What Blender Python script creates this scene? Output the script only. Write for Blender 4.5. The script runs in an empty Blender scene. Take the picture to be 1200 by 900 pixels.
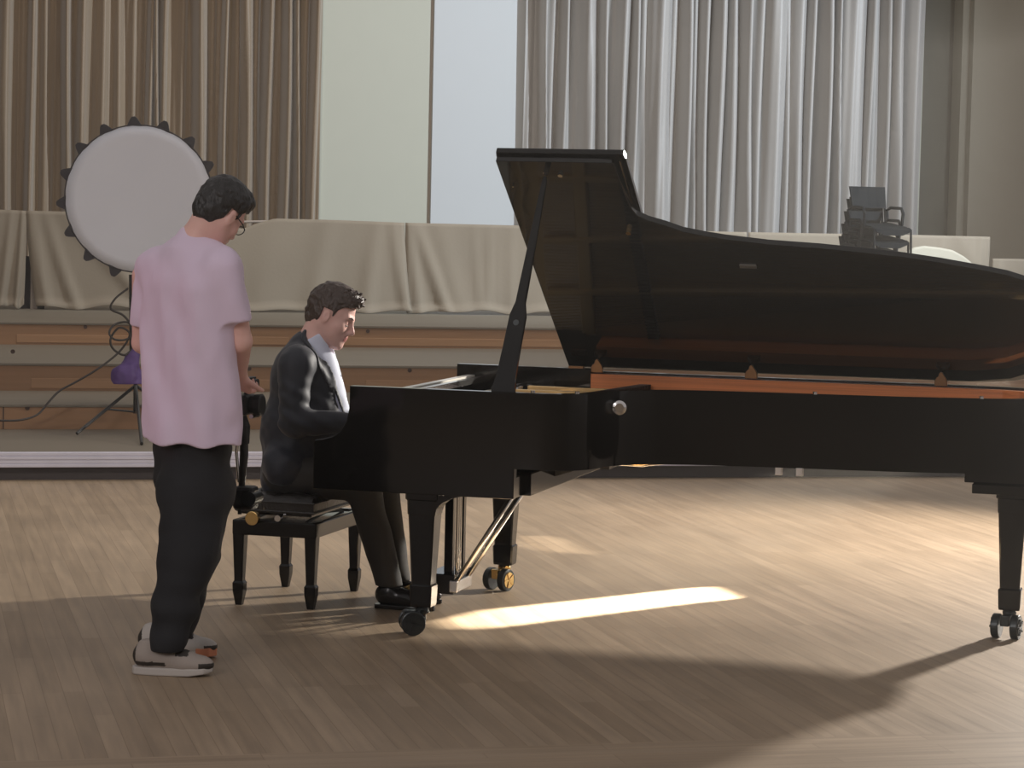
import bpy, bmesh, math, random
import numpy as np
from mathutils import Vector, Matrix
random.seed(7)
rng = np.random.RandomState(3)
sc = bpy.context.scene
COL = sc.collection

# ------------------------------------------------------------------ camera
H, F = 1.70, 2950.0
PIT, ROLL = math.atan(200 / F), .022
fwd = Vector((0, math.cos(PIT), -math.sin(PIT)))
rt0 = Vector((1, 0, 0)); up0 = rt0.cross(fwd)
cr, sr = math.cos(ROLL), math.sin(ROLL)
rt = rt0 * cr + up0 * sr           # image right
up = up0 * cr - rt0 * sr
cam = bpy.data.cameras.new('camera'); cam.sensor_width = 36; cam.lens = F / 1200 * 36
cam.clip_end = 200
camo = bpy.data.objects.new('camera', cam); COL.objects.link(camo)
M = Matrix((rt, up, -fwd)).transposed().to_4x4(); M.translation = Vector((0, 0, H))
camo.matrix_world = M; sc.camera = camo
C0 = Vector((0, 0, H))
def ray(u, v):
    x, y = u - 600, v - 450
    return fwd + rt * (x / F) - up * (y / F)
def atz(u, v, z=0.0):
    r = ray(u, v); return C0 + r * ((z - H) / r.z)
def aty(u, v, Y):
    r = ray(u, v); return C0 + r * (Y / r.y)

# ------------------------------------------------------------------ world, exposure
w = bpy.data.worlds.new('world'); sc.world = w; w.use_nodes = True
w.node_tree.nodes['Background'].inputs[0].default_value = (.82, .77, .77, 1)
w.node_tree.nodes['Background'].inputs[1].default_value = .42
sc.view_settings.view_transform = 'Standard'; sc.view_settings.look = 'None'
sc.view_settings.gamma = 1; sc.view_settings.use_curve_mapping = False
sc.view_settings.exposure = 0.0

def light(name, kind, loc, target, energy, color, size=.1, angle=60, blend=.5, sy=None):
    l = bpy.data.lights.new(name, kind); l.energy = energy; l.color = color
    if kind == 'AREA':
        l.size = size
        if sy: l.shape = 'RECTANGLE'; l.size_y = sy
    else: l.shadow_soft_size = size
    if kind == 'SPOT': l.spot_size = math.radians(angle); l.spot_blend = blend
    o = bpy.data.objects.new(name, l); COL.objects.link(o)
    o.location = loc
    o.rotation_euler = (Vector(target) - Vector(loc)).to_track_quat('-Z', 'Y').to_euler()
    return o
# film lamp standing right of the frame, in front of the stage
light('key_lamp', 'SPOT', (4.86, 14.6, 2.62), (-.8, 10.8, .6), 3000, (1, .93, .84), .15, 110, 1)
# cool stage light washing the back wall
light('wall_wash', 'SPOT', (9.2, 19.5, 6.2), (.6, 26.3, 3.0), 6500, (.76, .88, 1), .12, 60, .8)
# added soft fill from the auditorium side, with no visible source
light('hall_fill', 'AREA', (-5.0, -1.0, 5.0), (-.5, 12, .8), 300, (1, .93, .93), 3.0)
# added warm fill above the risers to brighten the background
light('stage_fill', 'AREA', (-1.0, 18.5, 8.5), (-.5, 24.0, 1.0), 270, (1, .92, .82), 4.0)
# pink lamp left of the frame
light('pink_lamp', 'SPOT', (-6.0, 10.6, 2.2), (-1.5, 9.3, 1.2), 70, (1, .25, .5), .05, 9, .5)

# ------------------------------------------------------------------ materials
def nmat(name):
    m = bpy.data.materials.new(name); m.use_nodes = True
    nt = m.node_tree; return m, nt, nt.nodes['Principled BSDF']
def N(nt, t, **k):
    n = nt.nodes.new(t)
    for a, b in k.items(): setattr(n, a, b)
    return n
def mat(name, col, rough=.5, metal=0, var=.12, scale=(6, 6, 6), bump=0, coat=0, sheen=0, spec=.5, detail=4, bscale=None):
    m, nt, p = nmat(name)
    tc = N(nt, 'ShaderNodeTexCoord'); mp = N(nt, 'ShaderNodeMapping'); mp.inputs['Scale'].default_value = scale
    nz = N(nt, 'ShaderNodeTexNoise'); nz.inputs['Scale'].default_value = 1; nz.inputs['Detail'].default_value = detail
    nt.links.new(tc.outputs['Object'], mp.inputs[0]); nt.links.new(mp.outputs[0], nz.inputs['Vector'])
    mx = N(nt, 'ShaderNodeMix', data_type='RGBA')
    mx.inputs[6].default_value = (*[c * (1 - var) for c in col], 1)
    mx.inputs[7].default_value = (*[min(1, c * (1 + var)) for c in col], 1)
    nt.links.new(nz.outputs[0], mx.inputs[0]); nt.links.new(mx.outputs[2], p.inputs['Base Color'])
    p.inputs['Roughness'].default_value = rough; p.inputs['Metallic'].default_value = metal
    p.inputs['Specular IOR Level'].default_value = spec
    p.inputs['Coat Weight'].default_value = coat; p.inputs['Sheen Weight'].default_value = sheen
    if bump:
        b = N(nt, 'ShaderNodeBump'); b.inputs['Strength'].default_value = bump; b.inputs['Distance'].default_value = .01
        src = nz
        if bscale:
            src = N(nt, 'ShaderNodeTexNoise'); src.inputs['Scale'].default_value = bscale
            nt.links.new(tc.outputs['Object'], src.inputs['Vector'])
        nt.links.new(src.outputs[0], b.inputs['Height']); nt.links.new(b.outputs[0], p.inputs['Normal'])
    return m
BLACK = mat('piano_black_lacquer', (.005, .0045, .004), .10, var=.1, spec=.4)
LIDM = mat('piano_lid_lacquer', (.006, .0055, .005), .06, var=.1, coat=.2)
SATIN = mat('black_satin', (.012, .011, .011), .35)
BLKMET = mat('dark_grey_steel', (.05, .055, .055), .35, metal=.7)
MAHOG = mat('mahogany_veneer', (.85, .225, .06), .4, var=.5, scale=(1.2, 40, 160), coat=.1)
PLATE = mat('gold_iron_plate', (.62, .42, .18), .35, metal=.6)
SPRUCE = mat('spruce_soundboard', (.60, .38, .18), .4, var=.2, scale=(2, 80, 2))
UNDER = mat('under_wood', (.10, .055, .035), .6)
UGREY = mat('grey_beam', (.16, .15, .13), .55)
STEEL = mat('polished_steel', (.75, .73, .70), .18, metal=1)
BRASS = mat('brass', (.80, .55, .22), .25, metal=1)
BRASSD = mat('aged_brass', (.28, .15, .07), .3, metal=1)
IVORY = mat('ivory_white', (.85, .82, .74), .25)
FELT = mat('cream_felt', (.72, .66, .52), .8)
LEATHER = mat('black_leather', (.022, .019, .016), .33, bump=.25, bscale=60)
SKIN = mat('skin', (.80, .49, .42), .5, var=.08, scale=(20, 20, 20), spec=.35)
SKIN.node_tree.nodes['Principled BSDF'].inputs['Subsurface Weight'].default_value = .08
SKIN.node_tree.nodes['Principled BSDF'].inputs['Subsurface Radius'].default_value = (.02, .008, .005)
LIPS = mat('lips', (.55, .22, .20), .45)
DARKHAIR = mat('black_hair', (.022, .020, .019), .42, var=.5, scale=(90, 90, 30), bump=.8)
BROWNHAIR = mat('brown_hair', (.055, .034, .025), .42, var=.5, scale=(80, 80, 50), bump=.8)
SHIRTPINK = mat('lavender_cotton', (.76, .62, .76), .85, var=.04, sheen=.2, bump=.08, bscale=300)
TROUSER = mat('black_denim', (.016, .016, .018), .85, var=.3, bump=.1, bscale=200)
NAVY = mat('navy_suit_cloth', (.016, .019, .030), .6, var=.2, sheen=.15)
GREYTR = mat('charcoal_trouser_cloth', (.035, .032, .028), .8)
WHITESH = mat('pale_shirt_cotton', (.72, .76, .90), .7, var=.03)
SHOEGREY = mat('grey_suede', (.36, .31, .27), .8)
SOLEM = mat('pale_rubber', (.50, .46, .42), .7)
SHOEDK = mat('dark_shoe_trim', (.035, .028, .022), .6)
ORANGE = mat('orange_rubber', (.65, .25, .13), .6)
SHOEBLK = mat('black_shoe_leather', (.012, .011, .010), .25)
SOFTM = mat('diffusion_cloth', (.80, .82, .88), .9, var=.03, scale=(3, 3, 3), bump=.05)
SOFTBK = mat('black_nylon', (.025, .02, .026), .6)
PURPLE = mat('purple_nylon', (.10, .045, .20), .55, var=.3)
CABLE = mat('black_cable', (.03, .022, .018), .5)
PLAST = mat('black_plastic', (.008, .009, .010), .5)
CHAIRM = mat('dark_chair_shell', (.006, .007, .008), .8, spec=.15)
CLOTHB = mat('beige_cover_cloth', (.255, .208, .152), .9, var=.10, scale=(2, 2, 2), bump=.1, bscale=40)
CLOTHL = mat('sunlit_cover_cloth', (.50, .45, .35), .9, var=.05)  # sunlight put into a paler cover colour
CURT = mat('brown_velvet_curtain', (.215, .15, .09), .55, var=.12, scale=(14, 14, 1.5), sheen=.5)
CURT2 = mat('silvery_velvet_curtain', (.33, .305, .28), .5, var=.08, scale=(14, 14, 1.5), sheen=.5)
WALLG = mat('wall_pale_green', (.44, .43, .35), .7, var=.02)
WALLW = mat('wall_white_panel', (.50, .505, .50), .65, var=.01)
WALLT = mat('wall_taupe', (.27, .245, .19), .8, var=.03)
WALLD = mat('wall_recess_brown', (.13, .115, .085), .85, var=.05)
STRIPM = mat('seam_wood', (.33, .27, .22), .6)
TREAD = mat('worn_grey_tread', (.19, .16, .12), .55, var=.15, scale=(1, 12, 12))
RISER = mat('oak_riser', (.33, .18, .09), .45, var=.25, scale=(1.2, 9, 22), coat=.1)
INSET = mat('oak_inset', (.40, .225, .115), .45, var=.2, scale=(1.2, 9, 30), coat=.1)
KNOT = mat('dark_knot', (.06, .03, .02), .6)
ALU = mat('brushed_nosing', (.62, .60, .68), .4, metal=.15)
DKBASE = mat('dark_base', (.035, .026, .026), .7)

def floor_mat():
    m, nt, p = nmat('oak_parquet')
    tc = N(nt, 'ShaderNodeTexCoord'); sep = N(nt, 'ShaderNodeSeparateXYZ'); nt.links.new(tc.outputs['Object'], sep.inputs[0])
    sw = N(nt, 'ShaderNodeCombineXYZ')
    nt.links.new(sep.outputs[1], sw.inputs[0]); nt.links.new(sep.outputs[0], sw.inputs[1])
    def brick(vec, off):
        b = N(nt, 'ShaderNodeTexBrick'); b.offset = .37; b.offset_frequency = 3; b.squash = 1
        b.inputs['Scale'].default_value = 1; b.inputs['Brick Width'].default_value = 1.1; b.inputs['Row Height'].default_value = .07
        b.inputs['Mortar Size'].default_value = .0012; b.inputs['Mortar Smooth'].default_value = .3
        b.inputs['Color1'].default_value = (.345, .255, .168, 1); b.inputs['Color2'].default_value = (.285, .207, .132, 1)
        b.inputs['Mortar'].default_value = (.20, .14, .085, 1)
        nt.links.new(vec, b.inputs['Vector']); return b
    b1 = brick(sw.outputs[0], 0); b2 = brick(tc.outputs['Object'], 0)
    gt = N(nt, 'ShaderNodeMath', operation='GREATER_THAN'); gt.inputs[1].default_value = 7.72
    nt.links.new(sep.outputs[1], gt.inputs[0])
    mx = N(nt, 'ShaderNodeMix', data_type='RGBA'); nt.links.new(gt.outputs[0], mx.inputs[0])
    nt.links.new(b2.outputs[0], mx.inputs[6]); nt.links.new(b1.outputs[0], mx.inputs[7])
    # grain, stretched along the plank
    def grain(vec):
        mp = N(nt, 'ShaderNodeMapping'); mp.inputs['Scale'].default_value = (1.6, 30, 1)
        nz = N(nt, 'ShaderNodeTexNoise'); nz.inputs['Scale'].default_value = 1; nz.inputs['Detail'].default_value = 5
        nt.links.new(vec, mp.inputs[0]); nt.links.new(mp.outputs[0], nz.inputs['Vector']); return nz
    g1 = grain(sw.outputs[0]); g2 = grain(tc.outputs['Object'])
    gm = N(nt, 'ShaderNodeMix', data_type='RGBA'); nt.links.new(gt.outputs[0], gm.inputs[0])
    nt.links.new(g2.outputs[0], gm.inputs[6]); nt.links.new(g1.outputs[0], gm.inputs[7])
    big = N(nt, 'ShaderNodeTexNoise'); big.inputs['Scale'].default_value = .9; big.inputs['Detail'].default_value = 3
    nt.links.new(tc.outputs['Object'], big.inputs['Vector'])
    mr = N(nt, 'ShaderNodeMapRange'); mr.inputs[1].default_value = .3; mr.inputs[2].default_value = .7; mr.inputs[3].default_value = .84; mr.inputs[4].default_value = 1.14
    nt.links.new(gm.outputs[2], mr.inputs[0])
    mr2 = N(nt, 'ShaderNodeMapRange'); mr2.inputs[1].default_value = .3; mr2.inputs[2].default_value = .7; mr2.inputs[3].default_value = .88; mr2.inputs[4].default_value = 1.12
    nt.links.new(big.outputs[0], mr2.inputs[0])
    mu = N(nt, 'ShaderNodeMath', operation='MULTIPLY'); nt.links.new(mr.outputs[0], mu.inputs[0]); nt.links.new(mr2.outputs[0], mu.inputs[1])
    vm = N(nt, 'ShaderNodeVectorMath', operation='SCALE'); nt.links.new(mx.outputs[2], vm.inputs[0]); nt.links.new(mu.outputs[0], vm.inputs['Scale'])
    nt.links.new(vm.outputs[0], p.inputs['Base Color'])
    rr = N(nt, 'ShaderNodeMapRange'); rr.inputs[3].default_value = .44; rr.inputs[4].default_value = .60
    nt.links.new(gm.outputs[2], rr.inputs[0]); nt.links.new(rr.outputs[0], p.inputs['Roughness'])
    b = N(nt, 'ShaderNodeBump'); b.inputs['Strength'].default_value = .12; b.inputs['Distance'].default_value = .004
    nt.links.new(gm.outputs[2], b.inputs['Height']); nt.links.new(b.outputs[0], p.inputs['Normal'])
    return m
FLOORM = floor_mat()

# ------------------------------------------------------------------ mesh helpers
class MB:
    def __init__(s): s.v = []; s.f = []; s.mi = []; s.cur = 0
    def add(s, vs, fs):
        o = len(s.v); s.v += [tuple(v) for v in vs]
        for f in fs: s.f.append([i + o for i in f]); s.mi.append(s.cur)
        return s
    def box(s, x0, x1, y0, y1, z0, z1):
        vs = [(x, y, z) for z in (z0, z1) for y in (y0, y1) for x in (x0, x1)]
        return s.add(vs, [(0, 2, 3, 1), (4, 5, 7, 6), (0, 1, 5, 4), (2, 6, 7, 3), (0, 4, 6, 2), (1, 3, 7, 5)])
    def obox(s, c, ax, ay, az):
        c, ax, ay, az = map(Vector, (c, ax, ay, az))
        vs = [c + ax * i + ay * j + az * k for k in (-1, 1) for j in (-1, 1) for i in (-1, 1)]
        return s.add(vs, [(0, 2, 3, 1), (4, 5, 7, 6), (0, 1, 5, 4), (2, 6, 7, 3), (0, 4, 6, 2), (1, 3, 7, 5)])
    def prism(s, poly, fn, h0, h1):
        n = len(poly); vs = [fn(a, b, h0) for a, b in poly] + [fn(a, b, h1) for a, b in poly]
        return s.add(vs, [tuple(range(n))[::-1], tuple(range(n, 2 * n))] + [(i, (i + 1) % n, n + (i + 1) % n, n + i) for i in range(n)])
    def ring(s, outer, inner, z0, z1):
        n = len(outer)
        vs = [(a, b, z) for z in (z0, z1) for P in (outer, inner) for a, b in P]
        fs = []
        for i in range(n):
            j = (i + 1) % n
            fs += [(i, j, 2 * n + j, 2 * n + i), (n + j, n + i, 3 * n + i, 3 * n + j), (2 * n + i, 2 * n + j, 3 * n + j, 3 * n + i), (i, n + i, n + j, j)]
        return s.add(vs, fs)
    def rings(s, R, cap=True, closed=True):
        o = len(R[0]); vs = [p for r in R for p in r]; fs = []
        for a in range(len(R) - 1):
            for i in range(o if closed else o - 1):
                j = (i + 1) % o
                fs.append((a * o + i, a * o + j, (a + 1) * o + j, (a + 1) * o + i))
        if cap: fs += [tuple(range(o))[::-1], tuple((len(R) - 1) * o + i for i in range(o))]
        return s.add(vs, fs)
    def tube(s, pts, r, n=10, cap=True):
        pts = [Vector(p) for p in pts]; R = []; prev = None
        rs = r if isinstance(r, (list, tuple)) else [r] * len(pts)
        for i, p in enumerate(pts):
            d = (pts[min(i + 1, len(pts) - 1)] - pts[max(i - 1, 0)]).normalized()
            if prev is None:
                a = d.orthogonal().normalized()
            else:
                a = (prev - d * prev.dot(d)).normalized()
            prev = a; b = d.cross(a)
            R.append([p + (a * math.cos(2 * math.pi * k / n) + b * math.sin(2 * math.pi * k / n)) * rs[i] for k in range(n)])
        return s.rings(R, cap)
    def cyl(s, a, b, r, r2=None, n=20): return s.tube([a, b], [r, r if r2 is None else r2], n)
    def ball(s, c, r, n=12, m=8):
        c = Vector(c); r = r if isinstance(r, (tuple, list)) else (r, r, r); R = []
        for k in range(m + 1):
            t = math.pi * (k + .02) / (m + .04)
            R.append([c + Vector((math.sin(t) * math.cos(2 * math.pi * i / n) * r[0], math.sin(t) * math.sin(2 * math.pi * i / n) * r[1], math.cos(t) * r[2])) for i in range(n)])
        return s.rings(R)
    def sq(s, levels, bev=.15):     # square tapered post: levels (x, y, z, hx, hy), chamfered corners
        R = []
        for x, y, z, hx, hy in levels:
            c = min(hx, hy) * bev
            R.append([(x - hx + c, y - hy, z), (x + hx - c, y - hy, z), (x + hx, y - hy + c, z), (x + hx, y + hy - c, z),
                      (x + hx - c, y + hy, z), (x - hx + c, y + hy, z), (x - hx, y + hy - c, z), (x - hx, y - hy + c, z)])
        return s.rings(R)
    def build(s, name, m, parent=None, smooth=False, bevel=0, label=None):
        me = bpy.data.meshes.new(name); me.from_pydata([tuple(v) for v in s.v], [], s.f)
        ms = m if isinstance(m, (list, tuple)) else [m]
        for q in ms: me.materials.append(q)
        if len(ms) > 1:
            for p, k in zip(me.polygons, s.mi): p.material_index = k
        bm = bmesh.new(); bm.from_mesh(me); bmesh.ops.recalc_face_normals(bm, faces=bm.faces); bm.to_mesh(me); bm.free()
        if smooth:
            for p in me.polygons: p.use_smooth = True
        o = bpy.data.objects.new(name, me); COL.objects.link(o)
        if bevel:
            b = o.modifiers.new('bevel', 'BEVEL'); b.width = bevel; b.segments = 2; b.limit_method = 'ANGLE'
        if parent: o.parent = parent
        if label: o['label'] = label
        return o
def tag(o, label=None, cat=None, group=None, kind=None):
    if label: o['label'] = label
    if cat: o['category'] = cat
    if group: o['group'] = group
    if kind: o['kind'] = kind
    return o
def empty(name, loc, rz=0):
    o = bpy.data.objects.new(name, None); o.empty_display_size = .1; COL.objects.link(o)
    o.location = loc; o.rotation_euler = (0, 0, rz); return o
def struct(o): o['kind'] = 'structure'; return o
def copy_tree(o, parent=None):
    c = o.copy(); COL.objects.link(c)
    if parent is not None: c.parent = parent
    for ch in o.children: copy_tree(ch, c)
    return c

# ------------------------------------------------------------------ stage frame (rotated 13.7 deg)
AL = math.radians(13.7)
SX = Vector((math.cos(AL), math.sin(AL), 0)); SN = Vector((-math.sin(AL), math.cos(AL), 0))
def S(s, d, z=0.0): p = SX * s + SN * d; return Vector((p.x, p.y, z))
def onplane(u, v, d):
    r = ray(u, v); t = (d - C0.dot(SN)) / r.dot(SN); p = C0 + r * t
    return p.dot(SX), p.z
def sempty(name):
    return empty(name, (0, 0, 0), AL)
def rotz(o): o.rotation_euler = (0, 0, AL); return o

fl = MB().box(-18, 16, -13, 31, -.12, 0).build('floor', FLOORM); struct(rotz(fl))

D1, D2, D3, D4, DB = 15.62, 17.20, 18.43, 20.82, 23.35
Z1, Z2, Z3, Z4 = .176, .346, .547, .731
L0, L1 = -9.0, 11.0
# tier 1: dark base, ribbed pale nosing, tread
struct(rotz(MB().box(L0, L1, D1 + .03, D2 + .02, .002, Z1 - .012).build('stage_base', DKBASE)))
nm = MB()
for k in range(4):
    z0 = .082 + k * .0235
    nm.box(L0, L1, D1 - .012 + .004 * (k % 2), D1 + .03, z0, z0 + .0205)
nm.box(L0, L1, D1 - .004, D1 + .03, .08, Z1 - .001)
struct(rotz(nm.build('stage_nosing', ALU, bevel=.003)))
struct(rotz(MB().box(L0, L1, D1 + .03, D2 + .02, Z1 - .012, Z1).build('stage_tread', TREAD)))
def tier(d, dn, z0, z1, inset, knots):
    r = struct(rotz(MB().box(L0, L1, d, d + .04, z0, z1 - .02).build('stage_riser', RISER)))
    struct(rotz(MB().box(L0, L1, d + .04, dn + .02, z0 - .1, z1 - .02).build('stage_platform', DKBASE)))
    struct(rotz(MB().box(L0, L1, d - .012, dn + .02, z1 - .02, z1).build('stage_tread', TREAD, bevel=.004)))
    if inset:
        m = MB(); h = z1 - .02 - z0
        s = L0
        while s < L1:
            m.box(s + .12, min(s + 2.35, L1), d - .006, d + .01, z0 + h * .10, z0 + h * .50); s += 2.45
        struct(rotz(m.build('riser_inset', INSET, bevel=.003)))
    m = MB()
    for u, v in knots:
        s, z = onplane(u, v, d)
        m.cyl((s, d - .006, z), (s, d + .01, z), .016, n=10)
    if knots: struct(rotz(m.build('riser_bolt_hole', KNOT)))
tier(D2, D3, Z1, Z2, False, [(32, 478)])
tier(D3, D4, Z2, Z3, True, [(15, 412), (480, 434), (292, 432)])
tier(D4, 31, Z3, Z4, True, [(100, 383), (431, 388)])
m = MB(); s, z = onplane(4, 485, D2); m.box(s - .004, s + .004, D2 - .003, D2 + .01, Z1, Z2 - .02)
struct(rotz(m.build('riser_joint', KNOT)))

# ------------------------------------------------------------------ back wall
DW = 26.8
struct(MB().box(-14, 14, -9.2, -9, 0, 7.5).build('wall_front', WALLD)); struct(MB().box(-14.2, -14, -9, 31, 0, 7.5).build('wall_left', WALLD))
def sp(u, d=DW, v=130): return onplane(u, v, d)[0]
def wallbox(name, u0, u1, d, m, dz=.2, x0=None, x1=None, z1=7.5):
    a = sp(u0, d) if x0 is None else x0; b = sp(u1, d) if x1 is None else x1
    return struct(rotz(MB().box(a, b, d, d + dz, Z4, z1).build(name, m)))
wallbox('wall_back', 0, 0, DW + .5, WALLT, x0=L0, x1=L1)
wallbox('wall_panel_pale', 362, 502.5, DW, WALLG, dz=.45)
wallbox('trim_1', 502.5, 507, DW + .03, STRIPM, dz=.3)
wallbox('wall_panel_white', 507, 660, DW - .02, WALLW, dz=.45)
wallbox('wall_recess', 1060, 1126, DW + .25, WALLD, dz=.2)
wallbox('wall_pilaster', 1125, 1138, DW, WALLT, dz=.45)
wallbox('wall_right', 1138, 1400, DW - .1, WALLT, dz=.55)
wallbox('trim_2', 375.5, 377.5, DW - .04, WALLG, dz=.06)
wallbox('trim_3', 1078.5, 1080.5, DW - .04, WALLG, dz=.06)

def curtain(name, edges, ridges, m, d, label, seed, warp=.02):
    r = np.random.RandomState(seed)
    u0, u1 = edges; n = int((u1 - u0) * 1.6)
    us = np.linspace(u0, u1, n); zs = np.linspace(Z4 + .03, 7.2, 26)
    V = []
    ph = r.uniform(0, 6.28, 8)
    for zi, z in enumerate(zs):
        t = (z - zs[0]) / (zs[-1] - zs[0])
        dep = np.zeros(n)
        for k, (c, wd, am) in enumerate(ridges):
            cc = c + 2.6 * math.sin(z * 1.1 + k * 1.7) * (1 - .5 * t)
            x = (us - cc) / max(wd * .5, 2.2)
            dep = np.maximum(dep, 1.55 * am * np.exp(-np.abs(x) ** 2.2))
        dep += .012 * np.sin(us * .31 + z * .6 + ph[0]) + .008 * np.sin(us * .73 - z * .9 + ph[1])
        for u, dd in zip(us, dep):
            s = (u - 600) / F * (d + .0) * 1.0
            V.append((sp(u, d), d - dd, z))
    nz = len(zs); fs = [(a * n + i, a * n + i + 1, (a + 1) * n + i + 1, (a + 1) * n + i) for a in range(nz - 1) for i in range(n - 1)]
    mb = MB().add(V, fs); o = mb.build(name, m, smooth=True); rotz(o)
    so = o.modifiers.new('thick', 'SOLIDIFY'); so.thickness = .008
    return tag(o, label, 'curtain')
curtain('curtain', (-30, 178), [(-20, 16, .12), (6, 14, .13), (36, 7, .12), (52, 12, .04), (78, 8, .14), (97, 12, .10), (118, 13, .07), (138, 12, .06), (160, 20, .05), (175, 6, .12)], CURT, DW - .10,
        'brown velvet curtain at the far left, above the gap between two beige covers', 1)
curtain('curtain', (178, 375), [(181, 5, .15), (192, 6, .09), (210, 14, .04), (231, 13, .15), (248, 10, .04), (262, 5, .14), (275, 8, .05), (286, 13, .14), (300, 8, .05), (312, 8, .15), (333, 8, .15), (346, 5, .13), (357, 7, .05), (366, 9, .14)], CURT, DW - .10,
        'narrow-pleated brown curtain above the standing man, beside the pale green wall panel', 2)
curtain('curtain', (613, 1079), [(634, 5, .14), (645, 9, .05), (656, 6, .14), (684, 16, .16), (705, 7, .14), (726, 12, .14), (739, 7, .12), (752, 9, .04), (770, 22, .16), (786, 8, .05), (799, 11, .15), (812, 6, .05), (823, 8, .12), (837, 13, .16), (853, 10, .11), (872, 10, .15), (886, 10, .10), (901, 26, .16), (918, 8, .07), (930, 15, .16), (945, 7, .12), (962, 10, .16), (976, 4, .15), (994, 28, .16), (1013, 6, .13), (1033, 7, .12), (1047, 14, .15), (1067, 15, .11)], CURT2, DW - .10,
        'wide silvery grey pleated curtain behind the raised piano lid', 3)

# ------------------------------------------------------------------ fabric covered barrier on top of the risers
def cover(name, tops, lowl, lowr, label, seed, m=CLOTHB, zb=Z4 + .012, folds=(), pinch=0):
    r = np.random.RandomState(seed); n = 90; nz = 26; V = []
    u0, u1 = tops[0][0], tops[-1][0]
    ph = r.uniform(0, 6.28, 6)
    for j in range(nz):
        t = j / (nz - 1)     # 0 top 1 bottom
        for i in range(n):
            q = i / (n - 1)
            u = u0 + (u1 - u0) * q
            vt = np.interp(u, [a for a, b in tops], [b for a, b in tops])
            s, zt = onplane(u, vt, DB)
            ub = u + (lowl * (1 - q) + lowr * q) * t ** 1.5
            sb = onplane(ub, 330, DB)[0] if True else s
            sb0 = onplane(u, 330, DB)[0]
            s2 = s + (sb - sb0)
            z = zt + (zb + .012 * math.sin(q * 23 + ph[0]) + .012 * math.sin(q * 41 + ph[1]) + .012 - zt) * t
            dep = .02 * t + .018 * math.sin(q * 9 + ph[2] + t * 2) * t + .010 * math.sin(q * 30 + ph[3] + 5 * t) * t
            for (qc, qs, wd, am) in folds:
                x = (q - (qc + qs * t)) / wd
                dep += am * math.exp(-x * x) * (.25 + .75 * t)
            dep += .05 * max(0, t - .93) / .07
            V.append((s2, DB - dep, z))
    fs = [(a * n + i, a * n + i + 1, (a + 1) * n + i + 1, (a + 1) * n + i) for a in range(nz - 1) for i in range(n - 1)]
    o = MB().add(V, fs).build(name, m, smooth=True); rotz(o)
    so = o.modifiers.new('thick', 'SOLIDIFY'); so.thickness = .008; so.offset = -1
    return tag(o, label, 'cloth cover')
cover('barrier_cover', [(-60, 243), (31, 247)], 0, -2, 'beige cloth cover at the far left edge, left of the dark gap', 1, folds=[(.5, .1, .06, .05), (.95, -.06, .025, .05), (.8, -.1, .04, .03)])
cover('barrier_cover', [(31, 247), (37, 247), (130, 249), (285, 268), (300, 262), (322, 256), (400, 258), (474, 261)], 12, 8,
      'creased beige cloth cover running behind the round softbox and the standing man', 2,
      folds=[(.015, .015, .012, .06), (.05, .06, .012, .05), (.10, .22, .03, .05), (.17, .3, .05, .045), (.30, .22, .03, .03), (.66, -.08, .05, .035), (.80, -.06, .03, .04), (.97, .02, .012, .05), (.93, -.05, .02, .04)])
cover('barrier_cover', [(475, 261), (600, 264), (700, 267), (790, 270), (875, 272)], 2, 0,
      'beige cloth cover behind the prop stick and the raised lid', 3,
      folds=[(.01, .03, .012, .05), (.03, .09, .016, .06), (.10, .06, .03, .03), (.2, .02, .008, .02), (.25, -.01, .008, .02), (.31, .0, .008, .02), (.5, .05, .04, .04)])
cover('barrier_cover', [(877, 272), (960, 273.5), (1060, 275), (1160, 277.5)], 0, -3,
      'beige cloth cover behind the stacked black chairs', 4,
      folds=[(.8, .0, .01, .03), (.88, .12, .03, .05), (.96, .0, .012, .07), (.92, .06, .02, .04)])
cover('barrier_cover', [(1163, 303), (1300, 305)], 0, 0, 'low beige cloth cover at the far right edge', 5, folds=[(.05, .05, .03, .04)])
# rail and posts carrying the covers
br = sempty('barrier_rail'); tag(br, 'long dark wooden rail and posts under the beige cloth covers', 'railing')
m = MB()
pz = lambda u, v: (onplane(u, v, DB + .05)[0], DB + .05, onplane(u, v, DB + .05)[1])
m.tube([pz(-60, 248), pz(285, 260), pz(340, 259)], .012); m.build('rail', STRIPM, br)
for u in (40, 1093):
    s = onplane(u, 300, DB + .06)[0]
    zt = onplane(u, 280, DB + .06)[1]
    MB().box(s - .03, s + .03, DB + .03, DB + .09, Z4, zt).build('post', STRIPM, br)
s0 = onplane(22, 300, DB + .2)[0]; s1 = onplane(52, 300, DB + .2)[0]
MB().box(s0, s1, DB + .12, DB + .16, Z4, onplane(30, 300, DB + .2)[1]).build('backing_board', DKBASE, br)
# sunlit patch on the cover at right, set as a paler panel
m = MB(); pl = []
for u, v in [(1056, 306), (1060, 296), (1070, 290), (1082, 288), (1100, 290), (1115, 293), (1128, 300), (1138, 308), (1140, 330), (1056, 330)]:
    s, z = onplane(u, v, DB - .1); pl.append((s, z))
m.prism(pl, lambda a, b, h: (a, h, b), DB - .14, DB - .085)
o = rotz(m.build('sunlit_patch', CLOTHL, bevel=.02)); tag(o, 'sunlit patch on the barrier cover right of the stacked chairs, as a paler panel', 'cloth')

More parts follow.
